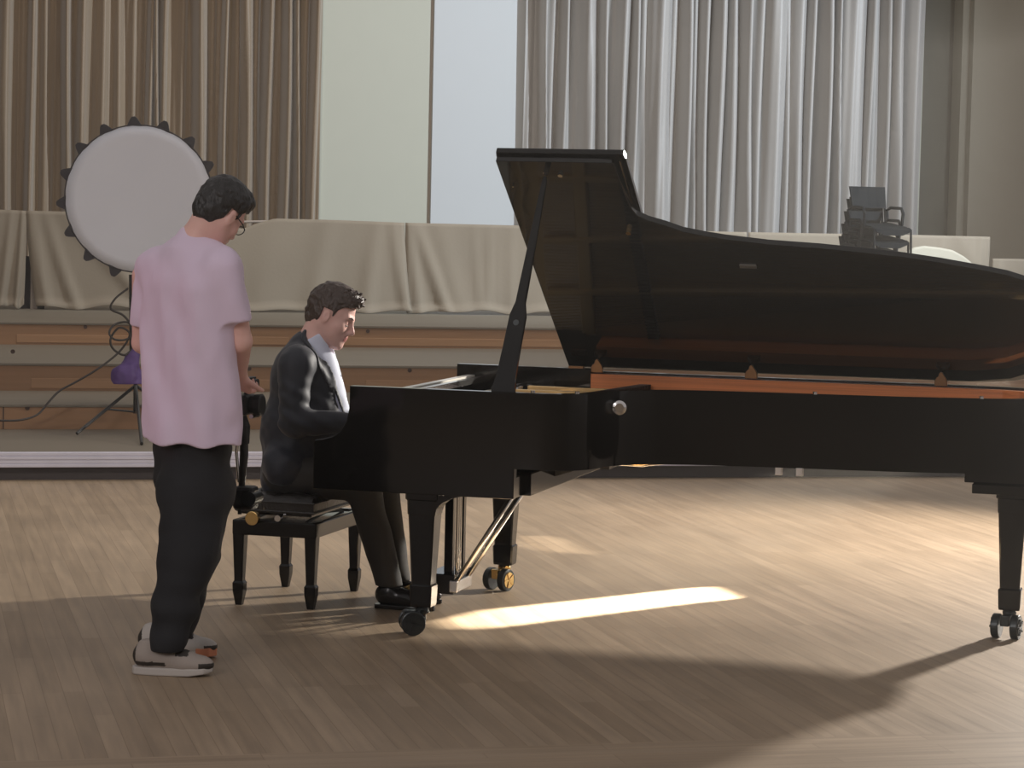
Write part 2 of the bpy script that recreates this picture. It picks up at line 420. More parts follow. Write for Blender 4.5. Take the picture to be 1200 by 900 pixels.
# ------------------------------------------------------------------ stacked chairs
def make_chair():
    r = empty('stacking_chair', (0, 0, 0))
    # seat faces +x ; width along y
    m = MB(); n = 9; R = []
    for i in range(n):
        t = i / (n - 1); x = -.20 + .42 * t; z = .44 + .018 * math.cos(t * math.pi * 1.2) - (.03 * max(0, t - .8) / .2)
        R.append([(x, -.20, z + .008), (x, -.10, z - .03), (x, .10, z - .03), (x, .20, z + .008), (x, .20, z + .028), (x, .10, z + .018), (x, -.10, z + .018), (x, -.20, z + .028)])
    m.rings(R).build('seat', CHAIRM, r)
    m = MB(); R = []
    for i in range(7):
        t = i / 6; z = .62 + .20 * t; x = -.215 - .045 * t
        R.append([(x + .02 * (abs(y) / .2) ** 2, y * (1 - .06 * (1 - t)), z) for y in (-.20, -.1, 0, .1, .20)] + [(x - .014 + .02 * (abs(y) / .2) ** 2, y * (1 - .06 * (1 - t)), z) for y in (.20, .1, 0, -.1, -.20)])
    m.rings(R).build('backrest', CHAIRM, r)
    for sy in (-1, 1):
        y = .205 * sy
        MB().tube([(-.235, y * .93, .72), (-.205, y * .93, .5), (-.19, y, .43), (-.22, y, .0)], .011, 8).build('leg', CHAIRM, r)
        MB().tube([(-.19, y, .43), (.17, y, .43), (.20, y, .42), (.22, y, .0)], .011, 8).build('leg', CHAIRM, r)
        MB().tube([(-.2, y * 1.02, .52), (-.22, y * 1.05, .60), (-.16, y * 1.05, .625), (.02, y * 1.05, .62), (.05, y * 1.05, .57), (.04, y * 1.02, .45)], .015, 8).build('armrest', CHAIRM, r)
    return r
ch = make_chair()
lab = ['black stacking chair, lowest of the stack behind the piano lid', 'black stacking chair, second from the bottom of the stack behind the lid',
       'black stacking chair, middle one of the stack of five', 'black stacking chair, second from the top of the stack of five',
       'black stacking chair with its whole backrest showing, topmost of the stack']
cb = onplane(1026, 262, 22.3); cbase = S(cb[0], 22.3)
for k in range(5):
    o = ch if k == 0 else copy_tree(ch)
    o.location = (cbase.x + .018 * (k - 2), cbase.y - .022 * k, Z4 + .118 * k + .002)
    o.rotation_euler = (0, 0, math.radians(-64)); tag(o, lab[k], 'chair', 'stacked black chairs on the top riser')

# ------------------------------------------------------------------ grand piano
PT = atz(487, 742); PR = math.radians(-15.5)
piano = empty('grand_piano', (PT.x, PT.y, 0), PR)
tag(piano, 'long black concert grand piano with its lid propped open', 'piano')
PM = Matrix.Translation((PT.x, PT.y, 0)) @ Matrix.Rotation(PR, 4, 'Z')
def PW(x, y, z): return PM @ Vector((x, y, z))
OUT = [(-.25, -.14), (.2, -.14), (.46, -.14), (.53, -.137), (.59, -.127), (.64, -.107), (.675, -.078), (.70, -.04), (.717, .005), (.729, .055), (.741, .105), (.756, .15), (.776, .195), (.807, .235), (.842, .268), (.88, .295), (.945, .33), (1.03, .36), (1.116, .383), (1.289, .412), (1.497, .435), (1.68, .456), (1.839, .48), (1.974, .511), (2.142, .557), (2.242, .592), (2.33, .635), (2.42, .70), (2.49, .78), (2.54, .88), (2.56, 1.0), (2.545, 1.12), (2.50, 1.22), (2.43, 1.31), (2.34, 1.37), (2.22, 1.41), (2.05, 1.43), (1.5, 1.43), (.8, 1.43), (-.25, 1.43)]
OUT = [(2.3 + (a - 2.3) * .62 if a > 2.3 else a, b) for a, b in OUT]
def offs(P, d):
    n = len(P); q = []
    for i in range(n):
        a, b, c = Vector(P[i - 1]), Vector(P[i]), Vector(P[(i + 1) % n])
        e1 = (b - a).normalized(); e2 = (c - b).normalized()
        n1 = Vector((-e1.y, e1.x)); n2 = Vector((-e2.y, e2.x)); nn = (n1 + n2).normalized()
        k = max(.35, nn.dot(n1)); q.append(tuple(b + nn * (d / k)))
    return q
ZR = 1.0
# outer rim: three slices so the lower arc can be set back slightly
I1 = offs(OUT, .045); I2 = offs(OUT, .095)
# open front: build rim as a strip, not closing the keyboard end
def strip(mb, A, B, z0, z1):
    n = len(A); vs = [(a, b, z) for z in (z0, z1) for P in (A, B) for a, b in P]; fs = []
    for i in range(n - 1):
        j = i + 1
        fs += [(i, j, 2 * n + j, 2 * n + i), (n + j, n + i, 3 * n + i, 3 * n + j), (2 * n + i, 2 * n + j, 3 * n + j, 3 * n + i), (i, n + i, n + j, j)]
    fs += [(0, 2 * n, 3 * n, n), (n - 1, 2 * n - 1, 4 * n - 1, 3 * n - 1)]
    return mb.add(vs, fs)
def setx(P, x): P = list(P); P[0] = (x, P[0][1]); P[-1] = (x, P[-1][1]); return P
I1 = setx(I1, -.25); I2 = setx(I2, -.25)
ro = strip(MB(), OUT, I1, .70, ZR).build('outer_rim', BLACK, piano, smooth=True)
ro.data.set_sharp_from_angle(angle=math.radians(40))
# inner rim of mahogany, only where the strings are
def cut(P, xmin):
    return [p for p in P if p[0] > xmin]
A = [(.377, I1[1][1])] + cut(I1, .377) + [(.377, I1[-1][1])]
B = [(.377, I2[1][1])] + cut(I2, .377) + [(.377, I2[-1][1])]
strip(MB(), A, B, .78, ZR - .010).build('inner_rim', MAHOG, piano, label='reddish mahogany inner rim')
for (y0, y1) in ((-.095, -.05), (1.335, 1.385)):
    MB().box(-.25, .375, y0, y1, .80, ZR + (.012 if y0 > 1 else -.02)).build('cheek_lining', BLACK, piano)
# soundboard, plate, struts, strings
SB = offs(OUT, .09); SB = setx(SB, .30)
MB().prism(SB, lambda a, b, h: (a, b, h), .845, .86).build('soundboard', SPRUCE, piano)
PLT = offs(OUT, .13); PLT = setx(PLT, -.02); PLT[1] = (.1, PLT[1][1])
MB().prism(offs(PLT, 0), lambda a, b, h: (a, b, h), .875, .888).build('iron_plate', PLATE, piano)
m = MB()
for (xa, ya, xb, yb) in ((.15, .25, .80, .45), (.15, .55, 1.5, .60), (.15, .85, 2.25, .80), (.15, 1.1, 2.3, 1.05)):
    d = Vector((xb - xa, yb - ya, 0)); nn = Vector((-d.y, d.x, 0)).normalized() * .012
    m.obox(((xa + xb) / 2, (ya + yb) / 2, .925), d / 2, nn, (0, 0, .018))
m.box(.30, .36, .0, 1.3, .888, .93)
m.build('plate_strut', PLATE, piano, bevel=.004)
m = MB()
for i in range(90):
    t = i / 89; y0 = -.02 + 1.32 * t
    ye = y0 + .015 if t < .8 else y0 - (t - .8) * 1.3
    xe = .62 if ye < .12 else float(np.interp(ye - .15, [.14, .255, .33, .383, .412, .435, .48, .557, .635, .78, 1.3], [.72, .80, .92, 1.10, 1.27, 1.48, 1.82, 2.10, 2.25, 2.29, 2.29]))
    m.tube([(.14, y0, .905), (xe, ye, .915)], .0016, 4)
o = m.build('strings', STEEL, piano); o['kind'] = 'stuff'
m = MB()
for i in range(88):
    y0 = -.02 + 1.32 * i / 87
    for k in range(2): m.cyl((.02 + .05 * k + .02 * math.sin(i * .5), y0, .888), (.02 + .05 * k, y0, .925), .0035, n=6)
o = m.build('tuning_pins', STEEL, piano); o['kind'] = 'stuff'
m = MB()
for i in range(70):
    y0 = .2 + 1.1 * i / 69; x0 = .47 + .14 * i / 69
    m.box(x0, x0 + .05, y0 - .004, y0 + .004, .915, .955)
o = m.build('dampers', SATIN, piano); o['kind'] = 'stuff'
m = MB(); m.box(-.20, -.165, -.08, 1.38, .93, .965); m.build('action_rail', IVORY, piano)
m = MB(); m.box(-.15, -.12, -.08, 1.38, .935, .96); m.build('music_desk_slide', STEEL, piano)
MB().box(-.235, -.205, -.095, 1.385, .78, .952).build('fallboard', BLACK, piano)
MB().box(-.10, .0, -.09, 1.37, .86, .90).build('pin_block_felt', FELT, piano)
# arms and keybed
for (y0, y1) in ((-.14, -.095), (1.385, 1.43)):
    pr = [(-.40, .58), (-.40, .765), (-.395, .778), (-.36, .783), (-.32, .795), (-.285, .82), (-.262, .86), (-.252, .91), (-.25, ZR), (.435, ZR - .002), (.435, .58)]
    MB().prism(pr, lambda a, b, h: (a, h, b), y0 - .0005, y1).build('arm', BLACK, piano, bevel=.004)
MB().box(-.395, .43, -.095, 1.385, .58, .66).build('keybed', BLACK, piano)
MB().box(-.40, -.375, -.095, 1.385, .66, .715).build('key_slip', BLACK, piano)
for y0, y1 in ((-.095, -.03), (1.32, 1.385)):
    MB().box(-.375, -.235, y0, y1, .66, .765).build('key_block', BLACK, piano, bevel=.004)
m = MB()
for i in range(52):
    y = -.028 + 1.346 * i / 52; m.box(-.372, -.24, y, y + .0245, .66, .735)
m.build('white_keys', IVORY, piano)
m = MB(); pat = [1, 1, 0, 1, 1, 1, 0]
for i in range(51):
    if pat[(i + 5) % 7]:
        y = -.028 + 1.346 * (i + 1) / 52; m.box(-.325, -.24, y - .006, y + .006, .735, .747)
m.build('black_keys', BLACK, piano)
# underside
UB = setx(offs(OUT, .05), .44)
MB().prism(UB, lambda a, b, h: (a, b, h), .80, .812).build('underside_board', UNDER, piano)
for (xa, ya, xb, yb, z0, z1) in ((.46, .05, .95, 1.3, .715, .78), (.46, .5, 1.6, 1.25, .72, .78), (.46, .9, 2.1, 1.1, .72, .78), (1.5, .5, 1.6, 1.35, .72, .78)):
    d = Vector((xb - xa, yb - ya, 0)); nn = Vector((-d.y, d.x, 0)).normalized() * .045
    MB().obox(((xa + xb) / 2, (ya + yb) / 2, (z0 + z1) / 2), d / 2, nn, (0, 0, (z1 - z0) / 2)).build('back_post', UGREY, piano)
MB().box(.36, .455, .05, 1.25, .575, .665).build('cross_block', BLACK, piano, bevel=.003)
m = MB(); m.obox((.50, .55, .668), (.09, 0, .03), (0, .12, 0), (0, 0, .035)); m.build('lyre_brace_block', UGREY, piano)
m = MB(); m.box(.64, .68, .45, .7, .655, .70); m.build('pedal_trapwork', UGREY, piano)
m = MB(); m.ball((.78, .50, .70), (.085, .03, .028)); m.build('brass_bracket', BRASS, piano, smooth=True)
m = MB(); m.tube([(.60, .55, .672), (.80, .52, .672), (.95, .52, .695)], .006); m.build('pedal_rod', STEEL, piano)

# legs
def caster(par, x, y, ang, hub, r=.05):
    c, s = math.cos(ang), math.sin(ang)
    def T(a, b, z): return (x + a * c - b * s, y + a * s + b * c, z)
    k = MB(); k.tube([T(0, 0, .125), T(0, 0, .10), T(.02, 0, .085)], [.018, .03, .022], 14)
    k.obox(T(.035, 0, .075), Vector((c, s, 0)) * .045, Vector((-s, c, 0)) * .018, (0, 0, .022))
    f = k.build('caster_fork', hub, par, bevel=.003)
    for sy in (-1, 1):
        MB().cyl(T(.045, sy * .024, r), T(.045, sy * .056, r), r, n=28).build('caster_wheel', BLKMET, par, bevel=.004)
        hb = MB().cyl(T(.045, sy * .0565, r), T(.045, sy * .059, r), r * .72, n=24)
        for q in range(5):
            a = q * 2 * math.pi / 5
            hb.obox(T(.045 + .5 * r * .72 * math.cos(a), sy * .0605, r + .5 * r * .72 * math.sin(a)), Vector((c * math.cos(a), s * math.cos(a), math.sin(a))) * r * .34, Vector((-s, c, 0)) * .002, Vector((-c * math.sin(a), -s * math.sin(a), math.cos(a))) * .004)
        hb.build('wheel_hub', hub, par)
    return f
def pleg(x, y, ztop, hub, ang, wide=.055):
    lg = MB().sq([(x, y, ztop, .066, .066), (x, y, ztop - .03, .066, .066), (x, y, ztop - .035, .060, .060), (x, y, ztop - .09, .058, .058), (x, y, ztop - .095, .055, .055), (x, y, .215, .041, .041),
                  (x, y, .205, .041, .041), (x, y, .198, .047, .047), (x, y, .125, .044, .044), (x, y, .115, .042, .042)]).build('leg', BLACK, piano)
    caster(lg, x, y, ang, hub)
    return lg
l1 = pleg(.03, 0.0, .58, BLKMET, math.radians(205))
# curved bracket at the treble leg
m = MB(); pr = [(.08, .58)]
for k in range(9):
    a = math.pi / 2 * k / 8; pr.append((.09 + .17 * (1 - math.cos(a)) * 1.0, .50 + .075 * math.sin(a)))
pr += [(.26, .58)]
m.prism(pr, lambda a, b, h: (a, h, b), -.05, .05); m.build('leg_bracket', BLACK, l1)
l2 = pleg(.005, 1.30, .58, BRASS, math.radians(250))
l3 = pleg(2.29, .88, .61, BLKMET, math.radians(-100))
MB().box(2.135, 2.44, .70, 1.06, .605, .645).build('leg_plate', BLACK, piano, bevel=.004)
MB().box(2.10, 2.42, .74, 1.10, .645, .72).build('leg_plate_block', BLACK, piano, bevel=.004)
for x in (1.385, 1.47):
    MB().box(x - .014, x + .014, .43, .46, .668, .702).build('underside_bracket', STEEL, piano, bevel=.002)
# lyre
for y in (.57, .73):
    MB().box(-.055, -.018, y - .018, y + .018, .17, .58).build('lyre_post', BLACK, piano, bevel=.003)
MB().box(-.12, .005, .51, .76, .085, .17).build('lyre_box', BLACK, piano, bevel=.004)
MB().box(-.09, .05, .50, .80, .545, .582).build('lyre_top', BLACK, piano, bevel=.004)
for y in (.625, .65, .675):
    MB().cyl((-.02, y, .17), (-.02, y, .58), .0045, n=8).build('pedal_pull_rod', STEEL, piano)
for y in (.585, .65, .715):
    m = MB(); m.tube([(-.10, y, .10), (-.16, y, .098), (-.20, y, .09), (-.235, y, .075)], [.012, .013, .022, .020], 10)
    m.build('pedal', BRASS, piano, smooth=True)
for y in (.50, .66):
    MB().tube([(.01, y, .13), (.30, y, .59)], .011, 10).build('lyre_brace', STEEL, piano, smooth=True)
m = MB(); m.box(-.005, .03, .47, .69, .10, .15); m.build('brace_clamp', STEEL, piano, bevel=.004)

# lid
TH = math.radians(35); HY = 1.43; HZ = 1.012
def LP(x, w_, h): return (x, HY - w_ * math.cos(TH) + h * math.sin(TH), HZ + w_ * math.sin(TH) + h * math.cos(TH))
LOUT = [(.25, 0), (.25, 1.56), (.255, 1.563), (.60, 1.563), (.70, 1.563), (.728, 1.558), (.738, 1.535), (.743, 1.42), (.748, 1.33), (.755, 1.25), (.77, 1.205), (.81, 1.17), (.88, 1.135), (.945, 1.095), (1.03, 1.068), (1.116, 1.047), (1.289, 1.018), (1.497, 1.0), (1.68, .975), (1.839, .95), (1.974, .92), (2.142, .873), (2.242, .841), (2.33, .80), (2.42, .73), (2.49, .65), (2.54, .55), (2.56, .43), (2.545, .31), (2.50, .21), (2.43, .12), (2.34, .06), (2.24, .025), (2.12, .005), (2.0, 0)]
LOUT = [(2.3 + (a - 2.3) * .62 if a > 2.3 else a, b) for a, b in LOUT]
lid = MB().prism(LOUT, LP, .0, .026).build('lid', LIDM, piano, bevel=.003, label='raised lid with glossy black underside')
MB().prism([(.245, .02), (.245, 1.55), (.25, 1.58), (.775, 1.58), (.78, 1.55), (.78, .02)], LP, .030, .054).build('folded_lid_flap', BLACK, lid, bevel=.003)
m = MB(); m.prism([(.752, 1.19), (.752, 1.54), (.758, 1.54), (.758, 1.19)], LP, .024, .031); m.build('edge_glint_strip', STEEL, lid)  # pale strip standing in for the bright reflection along the lid edge
for (x, w_) in ((.447, 1.50), (.505, 1.484)):
    p = Vector(LP(x, w_, 0)); q = Vector(LP(x, w_, -.012)); MB().cyl(p, q, .010, n=14).build('prop_cup', STEEL, lid)
p = Vector(LP(.72, 1.10, 0)); q = Vector(LP(.72, 1.10, -.02)); MB().cyl(p, q, .011, n=14).build('lid_knob', BRASS, lid)
p = Vector(LP(.29, 1.40, 0)); q = Vector(LP(.29, 1.40, -.01)); MB().cyl(p, q, .004, n=10).build('lid_pin', STEEL, lid)
p = Vector(LP(1.185, .86, 0)); MB().obox(p, (.035, 0, 0), Vector(LP(0, .01, 0)) - Vector(LP(0, 0, 0)), Vector(LP(0, 0, .008)) - Vector(LP(0, 0, 0))).build('lid_rest_pad', UGREY, lid)
# hinges
for x in (.40, 1.10, 1.93):
    pr = [(-.028, -.005), (-.028, .015), (-.020, .032), (-.012, .036), (-.010, .048), (-.004, .056), (.004, .056), (.010, .046), (.022, .030), (.028, .015), (.028, -.005)]
    MB().prism([(x + a, b) for a, b in pr], lambda a, b, h: (a, h, ZR + b), 1.345, 1.365).build('lid_hinge', BRASSD, piano, bevel=.003)
MB().box(.27, .34, 1.34, 1.37, ZR, ZR + .022).build('lid_stop', BRASSD, piano, bevel=.003)
# prop stick
Pb = Vector((.36, -.06, ZR - .02)); Pt = Vector(LP(.44, 1.47, -.006)); ax = (Pt - Pb); Lp = ax.length; ax.normalize()
side = Vector((1, 0, 0)); side = (side - ax * side.dot(ax)).normalized(); nrm = ax.cross(side)
R = []
for t, hw in ((0, .050), (.03, .048), (.08, .040), (.22, .036), (.36, .034), (.42, .020), (.5, .019), (.8, .013), (.97, .010), (1, .006)):
    c = Pb + ax * (t * Lp); ht = .011 if t < .95 else .008
    R.append([c + side * hw * a + nrm * ht * b for a, b in ((-1, -1), (1, -1), (1, 1), (-1, 1))])
st = MB().rings(R).build('prop_stick', BLACK, piano, bevel=.003)
MB().cyl(Pb + ax * .30 - nrm * .010, Pb + ax * .30 - nrm * .013, .012, n=14).build('prop_pin', BLKMET, st)
# knob on the bent side, rubber buttons on the rim
k = PW(.775, .20, .94)
kp = Vector((.772, .205, .935)); kd = Vector((.25, -1, 0)).normalized()
MB().tube([kp - kd * .01, kp + kd * .015, kp + kd * .02, kp + kd * .045, kp + kd * .05], [.02, .02, .028, .03, .018], 20).build('rim_knob', STEEL, piano, smooth=False, bevel=.003)
for (x, y) in ((.50, -.12), (.665, -.065), (1.52, .46), (2.17, .59)):
    MB().cyl((x, y, ZR), (x, y, ZR + .010), .009, n=12).build('lid_button', STEEL, piano)

# ------------------------------------------------------------------ bench
bl = [atz(283, 708), atz(367, 714), atz(333, 687), atz(412, 693)]
bc = sum(bl, Vector((0, 0, 0))) / 4
bench = empty('piano_bench', (bc.x, bc.y, 0), PR); tag(bench, 'black adjustable piano bench with buttoned leather cushion under the seated man', 'bench')
hx, hy = .163, .28
for sx_ in (-1, 1):
    for sy_ in (-1, 1):
        x, y = sx_ * hx, sy_ * hy
        MB().sq([(x, y, .365, .027, .027), (x, y, .30, .026, .026), (x, y, .115, .019, .019), (x, y, .105, .019, .019), (x, y, .095, .025, .025), (x, y, .06, .024, .024), (x, y, .0, .014, .014)]).build('leg', BLACK, bench)
MB().ring([(-.19, -.31), (.19, -.31), (.19, .31), (-.19, .31)], [(-.165, -.285), (.165, -.285), (.165, .285), (-.165, .285)], .305, .37).build('frame', BLACK, bench, bevel=.006)
MB().box(-.175, .175, -.295, .295, .352, .362).build('frame_panel', BLACK, bench)
# tufted cushion
nx, ny = 36, 56; V = []
for layer in (0, 1):
    for j in range(ny):
        for i in range(nx):
            a = -1 + 2 * i / (nx - 1); b = -1 + 2 * j / (ny - 1)
            e = max(abs(a), abs(b)); z = .485
            if layer: z = .405
            else:
                z -= .03 * max(0, (e - .86) / .14) ** 2
                z -= .010 * (abs(math.cos(a * math.pi * 1.5)) ** 8 + abs(math.cos(b * math.pi * 2.5)) ** 8) * (1 - e ** 6)
            V.append((a * .175, b * .30, z))
fs = []
for layer in (0, 1):
    o_ = layer * nx * ny
    fs += [(o_ + j * nx + i, o_ + j * nx + i + 1, o_ + (j + 1) * nx + i + 1, o_ + (j + 1) * nx + i) for j in range(ny - 1) for i in range(nx - 1)]
bd = [i for i in range(nx)] + [j * nx + nx - 1 for j in range(1, ny)] + [(ny - 1) * nx + i for i in range(nx - 2, -1, -1)] + [j * nx for j in range(ny - 2, 0, -1)]
for a, b in zip(bd, bd[1:] + bd[:1]): fs.append((a, b, b + nx * ny, a + nx * ny))
cu = MB().add(V, fs).build('cushion', LEATHER, bench, smooth=False)
m = MB()
for z in (.412, .452):
    pts = [(-.178, -.303, z), (.178, -.303, z), (.178, .303, z), (-.178, .303, z), (-.178, -.303, z)]
    m.tube(pts, .0045, 6)
m.build('piping', LEATHER, cu)
MB().box(-.16, .16, -.28, .28, .393, .407).build('seat_board', BLACK, bench)
for s_ in (-1, 1):
    for xx in (-.12, .12):
        MB().obox((xx, -.0, .383), (.006, 0, 0), (0, .23, s_ * .018), (0, 0, .004)).build('scissor_bar', BLKMET, bench)
kb = MB(); kb.cyl((-.19 + .11, -.31, .385), (-.19 + .11, -.36, .385), .012, n=14)
kb.cyl((-.08, -.335, .385), (-.08, -.365, .385), .030, n=24); kb.build('height_knob', BRASS, bench, bevel=.003)
MB().cyl((.02, -.29, .385), (.02, -.32, .385), .014, n=14).build('height_bolt', STEEL, bench)

# ------------------------------------------------------------------ signed-distance modelling
def vnoise(P, f, seed):
    r = np.random.RandomState(seed); T = r.uniform(-1, 1, (32, 32, 32)).astype(np.float32)
    Q = P * f; I = np.floor(Q).astype(int); fr = Q - I; fr = fr * fr * (3 - 2 * fr)
    o = 0
    for a in (0, 1):
        for b in (0, 1):
            for c in (0, 1):
                wgt = (fr[..., 0] if a else 1 - fr[..., 0]) * (fr[..., 1] if b else 1 - fr[..., 1]) * (fr[..., 2] if c else 1 - fr[..., 2])
                o = o + wgt * T[(I[..., 0] + a) % 32, (I[..., 1] + b) % 32, (I[..., 2] + c) % 32]
    return o
class SDF:
    def __init__(s, lo, hi, h):
        s.lo = np.array(lo, float); s.h = h; s.n = np.ceil((np.array(hi) - s.lo) / h).astype(int) + 1
        s.g = np.full(s.n, 1.0, np.float32)
    def sub(s, lo, hi, mg):
        a = np.maximum(np.floor((np.array(lo) - mg - s.lo) / s.h).astype(int), 0)
        b = np.minimum(np.ceil((np.array(hi) + mg - s.lo) / s.h).astype(int) + 1, s.n)
        b = np.maximum(a, b)
        sl = tuple(slice(i, j) for i, j in zip(a, b))
        X = np.stack(np.meshgrid(*[s.lo[k] + s.h * np.arange(a[k], b[k]) for k in range(3)], indexing='ij'), -1)
        return sl, X
    def _mix(s, sl, d, k, op):
        g = s.g[sl]
        if op == 'add':
            if k <= 0: r = np.minimum(g, d)
            else:
                hh = np.clip(.5 + .5 * (g - d) / k, 0, 1); r = g * (1 - hh) + d * hh - k * hh * (1 - hh)
        elif op == 'cut':
            if k <= 0: r = np.maximum(g, -d)
            else:
                hh = np.clip(.5 - .5 * (g + d) / k, 0, 1); r = g * (1 - hh) - d * hh + k * hh * (1 - hh)
        s.g[sl] = r
    def cone(s, a, b, ra, rb=None, k=.02, op='add'):
        rb = ra if rb is None else rb
        a = np.array(a, float); b = np.array(b, float); R = max(ra, rb)
        sl, X = s.sub(np.minimum(a, b) - R, np.maximum(a, b) + R, .05 + k)
        if X.size == 0: return s
        ab = b - a; t = np.clip(((X - a) @ ab) / max(ab @ ab, 1e-9), 0, 1)
        d = np.linalg.norm(X - a - t[..., None] * ab, axis=-1) - (ra + (rb - ra) * t)
        s._mix(sl, d, k, op); return s
    def chain(s, pts, rs, k=.02):
        for i in range(len(pts) - 1): s.cone(pts[i], pts[i + 1], rs[i], rs[i + 1], k)
        return s
    def ell(s, c, r, rot=None, k=.02, op='add'):
        c = np.array(c, float); r = np.array(r, float); R = r.max()
        sl, X = s.sub(c - R, c + R, .05 + k)
        if X.size == 0: return s
        Q = X - c
        if rot is not None: Q = Q @ np.array(rot)      # columns = local axes
        k0 = np.linalg.norm(Q / r, axis=-1); k1 = np.linalg.norm(Q / (r * r), axis=-1) + 1e-9
        s._mix(sl, k0 * (k0 - 1) / k1, k, op); return s
    def plane(s, p, n, k=0):      # keep the side opposite to n
        sl, X = s.sub(s.lo, s.lo + s.h * s.n, 0)
        n = np.array(n, float); n /= np.linalg.norm(n)
        d = (X - np.array(p, float)) @ n; s.g = np.maximum(s.g, d).astype(np.float32); return s
    def disp(s, fn):
        sl, X = s.sub(s.lo, s.lo + s.h * s.n, 0)
        s.g = (s.g + fn(X)).astype(np.float32); return s
    def mesh(s, name, mats, parent=None, smooth_it=2, matfn=None, label=None):
        g = s.g; g[0] = g[-1] = 1; g[:, 0] = g[:, -1] = 1; g[:, :, 0] = g[:, :, -1] = 1
        ins = g < 0
        nx, ny, nz = g.shape
        acc = np.zeros((nx - 1, ny - 1, nz - 1, 3), np.float32); cnt = np.zeros((nx - 1, ny - 1, nz - 1), np.float32)
        cs = [(i, j, k) for i in (0, 1) for j in (0, 1) for k in (0, 1)]
        def blk(c): return g[c[0]:nx - 1 + c[0], c[1]:ny - 1 + c[1], c[2]:nz - 1 + c[2]]
        for a in cs:
            for ax in range(3):
                if a[ax]: continue
                b = list(a); b[ax] = 1; b = tuple(b)
                ga, gb = blk(a), blk(b); cr_ = (ga < 0) != (gb < 0)
                if not cr_.any(): continue
                t = np.where(cr_, ga / np.where(cr_, ga - gb, 1), 0)
                for q in range(3):
                    acc[..., q] += np.where(cr_, a[q] + (t if q == ax else 0), 0)
                cnt += cr_
        act = cnt > 0; idx = -np.ones(act.shape, np.int64); ii = np.argwhere(act); idx[act] = np.arange(len(ii))
        V = (ii + acc[act] / cnt[act][:, None]) * s.h + s.lo
        Fc = []
        for ax in range(3):
            sa = [slice(None)] * 3; sb = [slice(None)] * 3; sa[ax] = slice(0, -1); sb[ax] = slice(1, None)
            e = ins[tuple(sa)] != ins[tuple(sb)]
            P = np.argwhere(e); o1, o2 = [k for k in range(3) if k != ax]
            P = P[(P[:, o1] > 0) & (P[:, o2] > 0)]
            q = []
            for (da, db) in ((0, 0), (1, 0), (1, 1), (0, 1)):
                R_ = P.copy(); R_[:, o1] -= da; R_[:, o2] -= db
                R_ = np.minimum(R_, np.array(idx.shape) - 1); q.append(idx[R_[:, 0], R_[:, 1], R_[:, 2]])
            q = np.stack(q, 1); fl_ = ins[tuple(P.T)] ^ (ax == 1)
            q[~fl_] = q[~fl_][:, ::-1]; Fc.append(q)
        Fc = np.concatenate(Fc); Fc = Fc[(Fc >= 0).all(1)]
        for _ in range(smooth_it):
            A = np.zeros_like(V); c = np.zeros(len(V))
            for k in range(4):
                np.add.at(A, Fc[:, k], V[Fc[:, (k + 1) % 4]]); np.add.at(A, Fc[:, k], V[Fc[:, k - 1]]); np.add.at(c, Fc[:, k], 2)
            V = V * .5 + .5 * A / np.maximum(c, 1)[:, None]
        me = bpy.data.meshes.new(name); me.from_pydata(V.tolist(), [], Fc.tolist())
        for m_ in (mats if isinstance(mats, (list, tuple)) else [mats]): me.materials.append(m_)
        if matfn is not None:
            ctr = V[Fc].mean(1); me.polygons.foreach_set('material_index', matfn(ctr).astype(np.int32))
        me.polygons.foreach_set('use_smooth', [True] * len(me.polygons))
        bm = bmesh.new(); bm.from_mesh(me); bmesh.ops.recalc_face_normals(bm, faces=bm.faces); bm.to_mesh(me); bm.free()
        o = bpy.data.objects.new(name, me); COL.objects.link(o)
        if parent: o.parent = parent
        if label: o['label'] = label
        return o
def A3(v): return np.array(tuple(v), float)

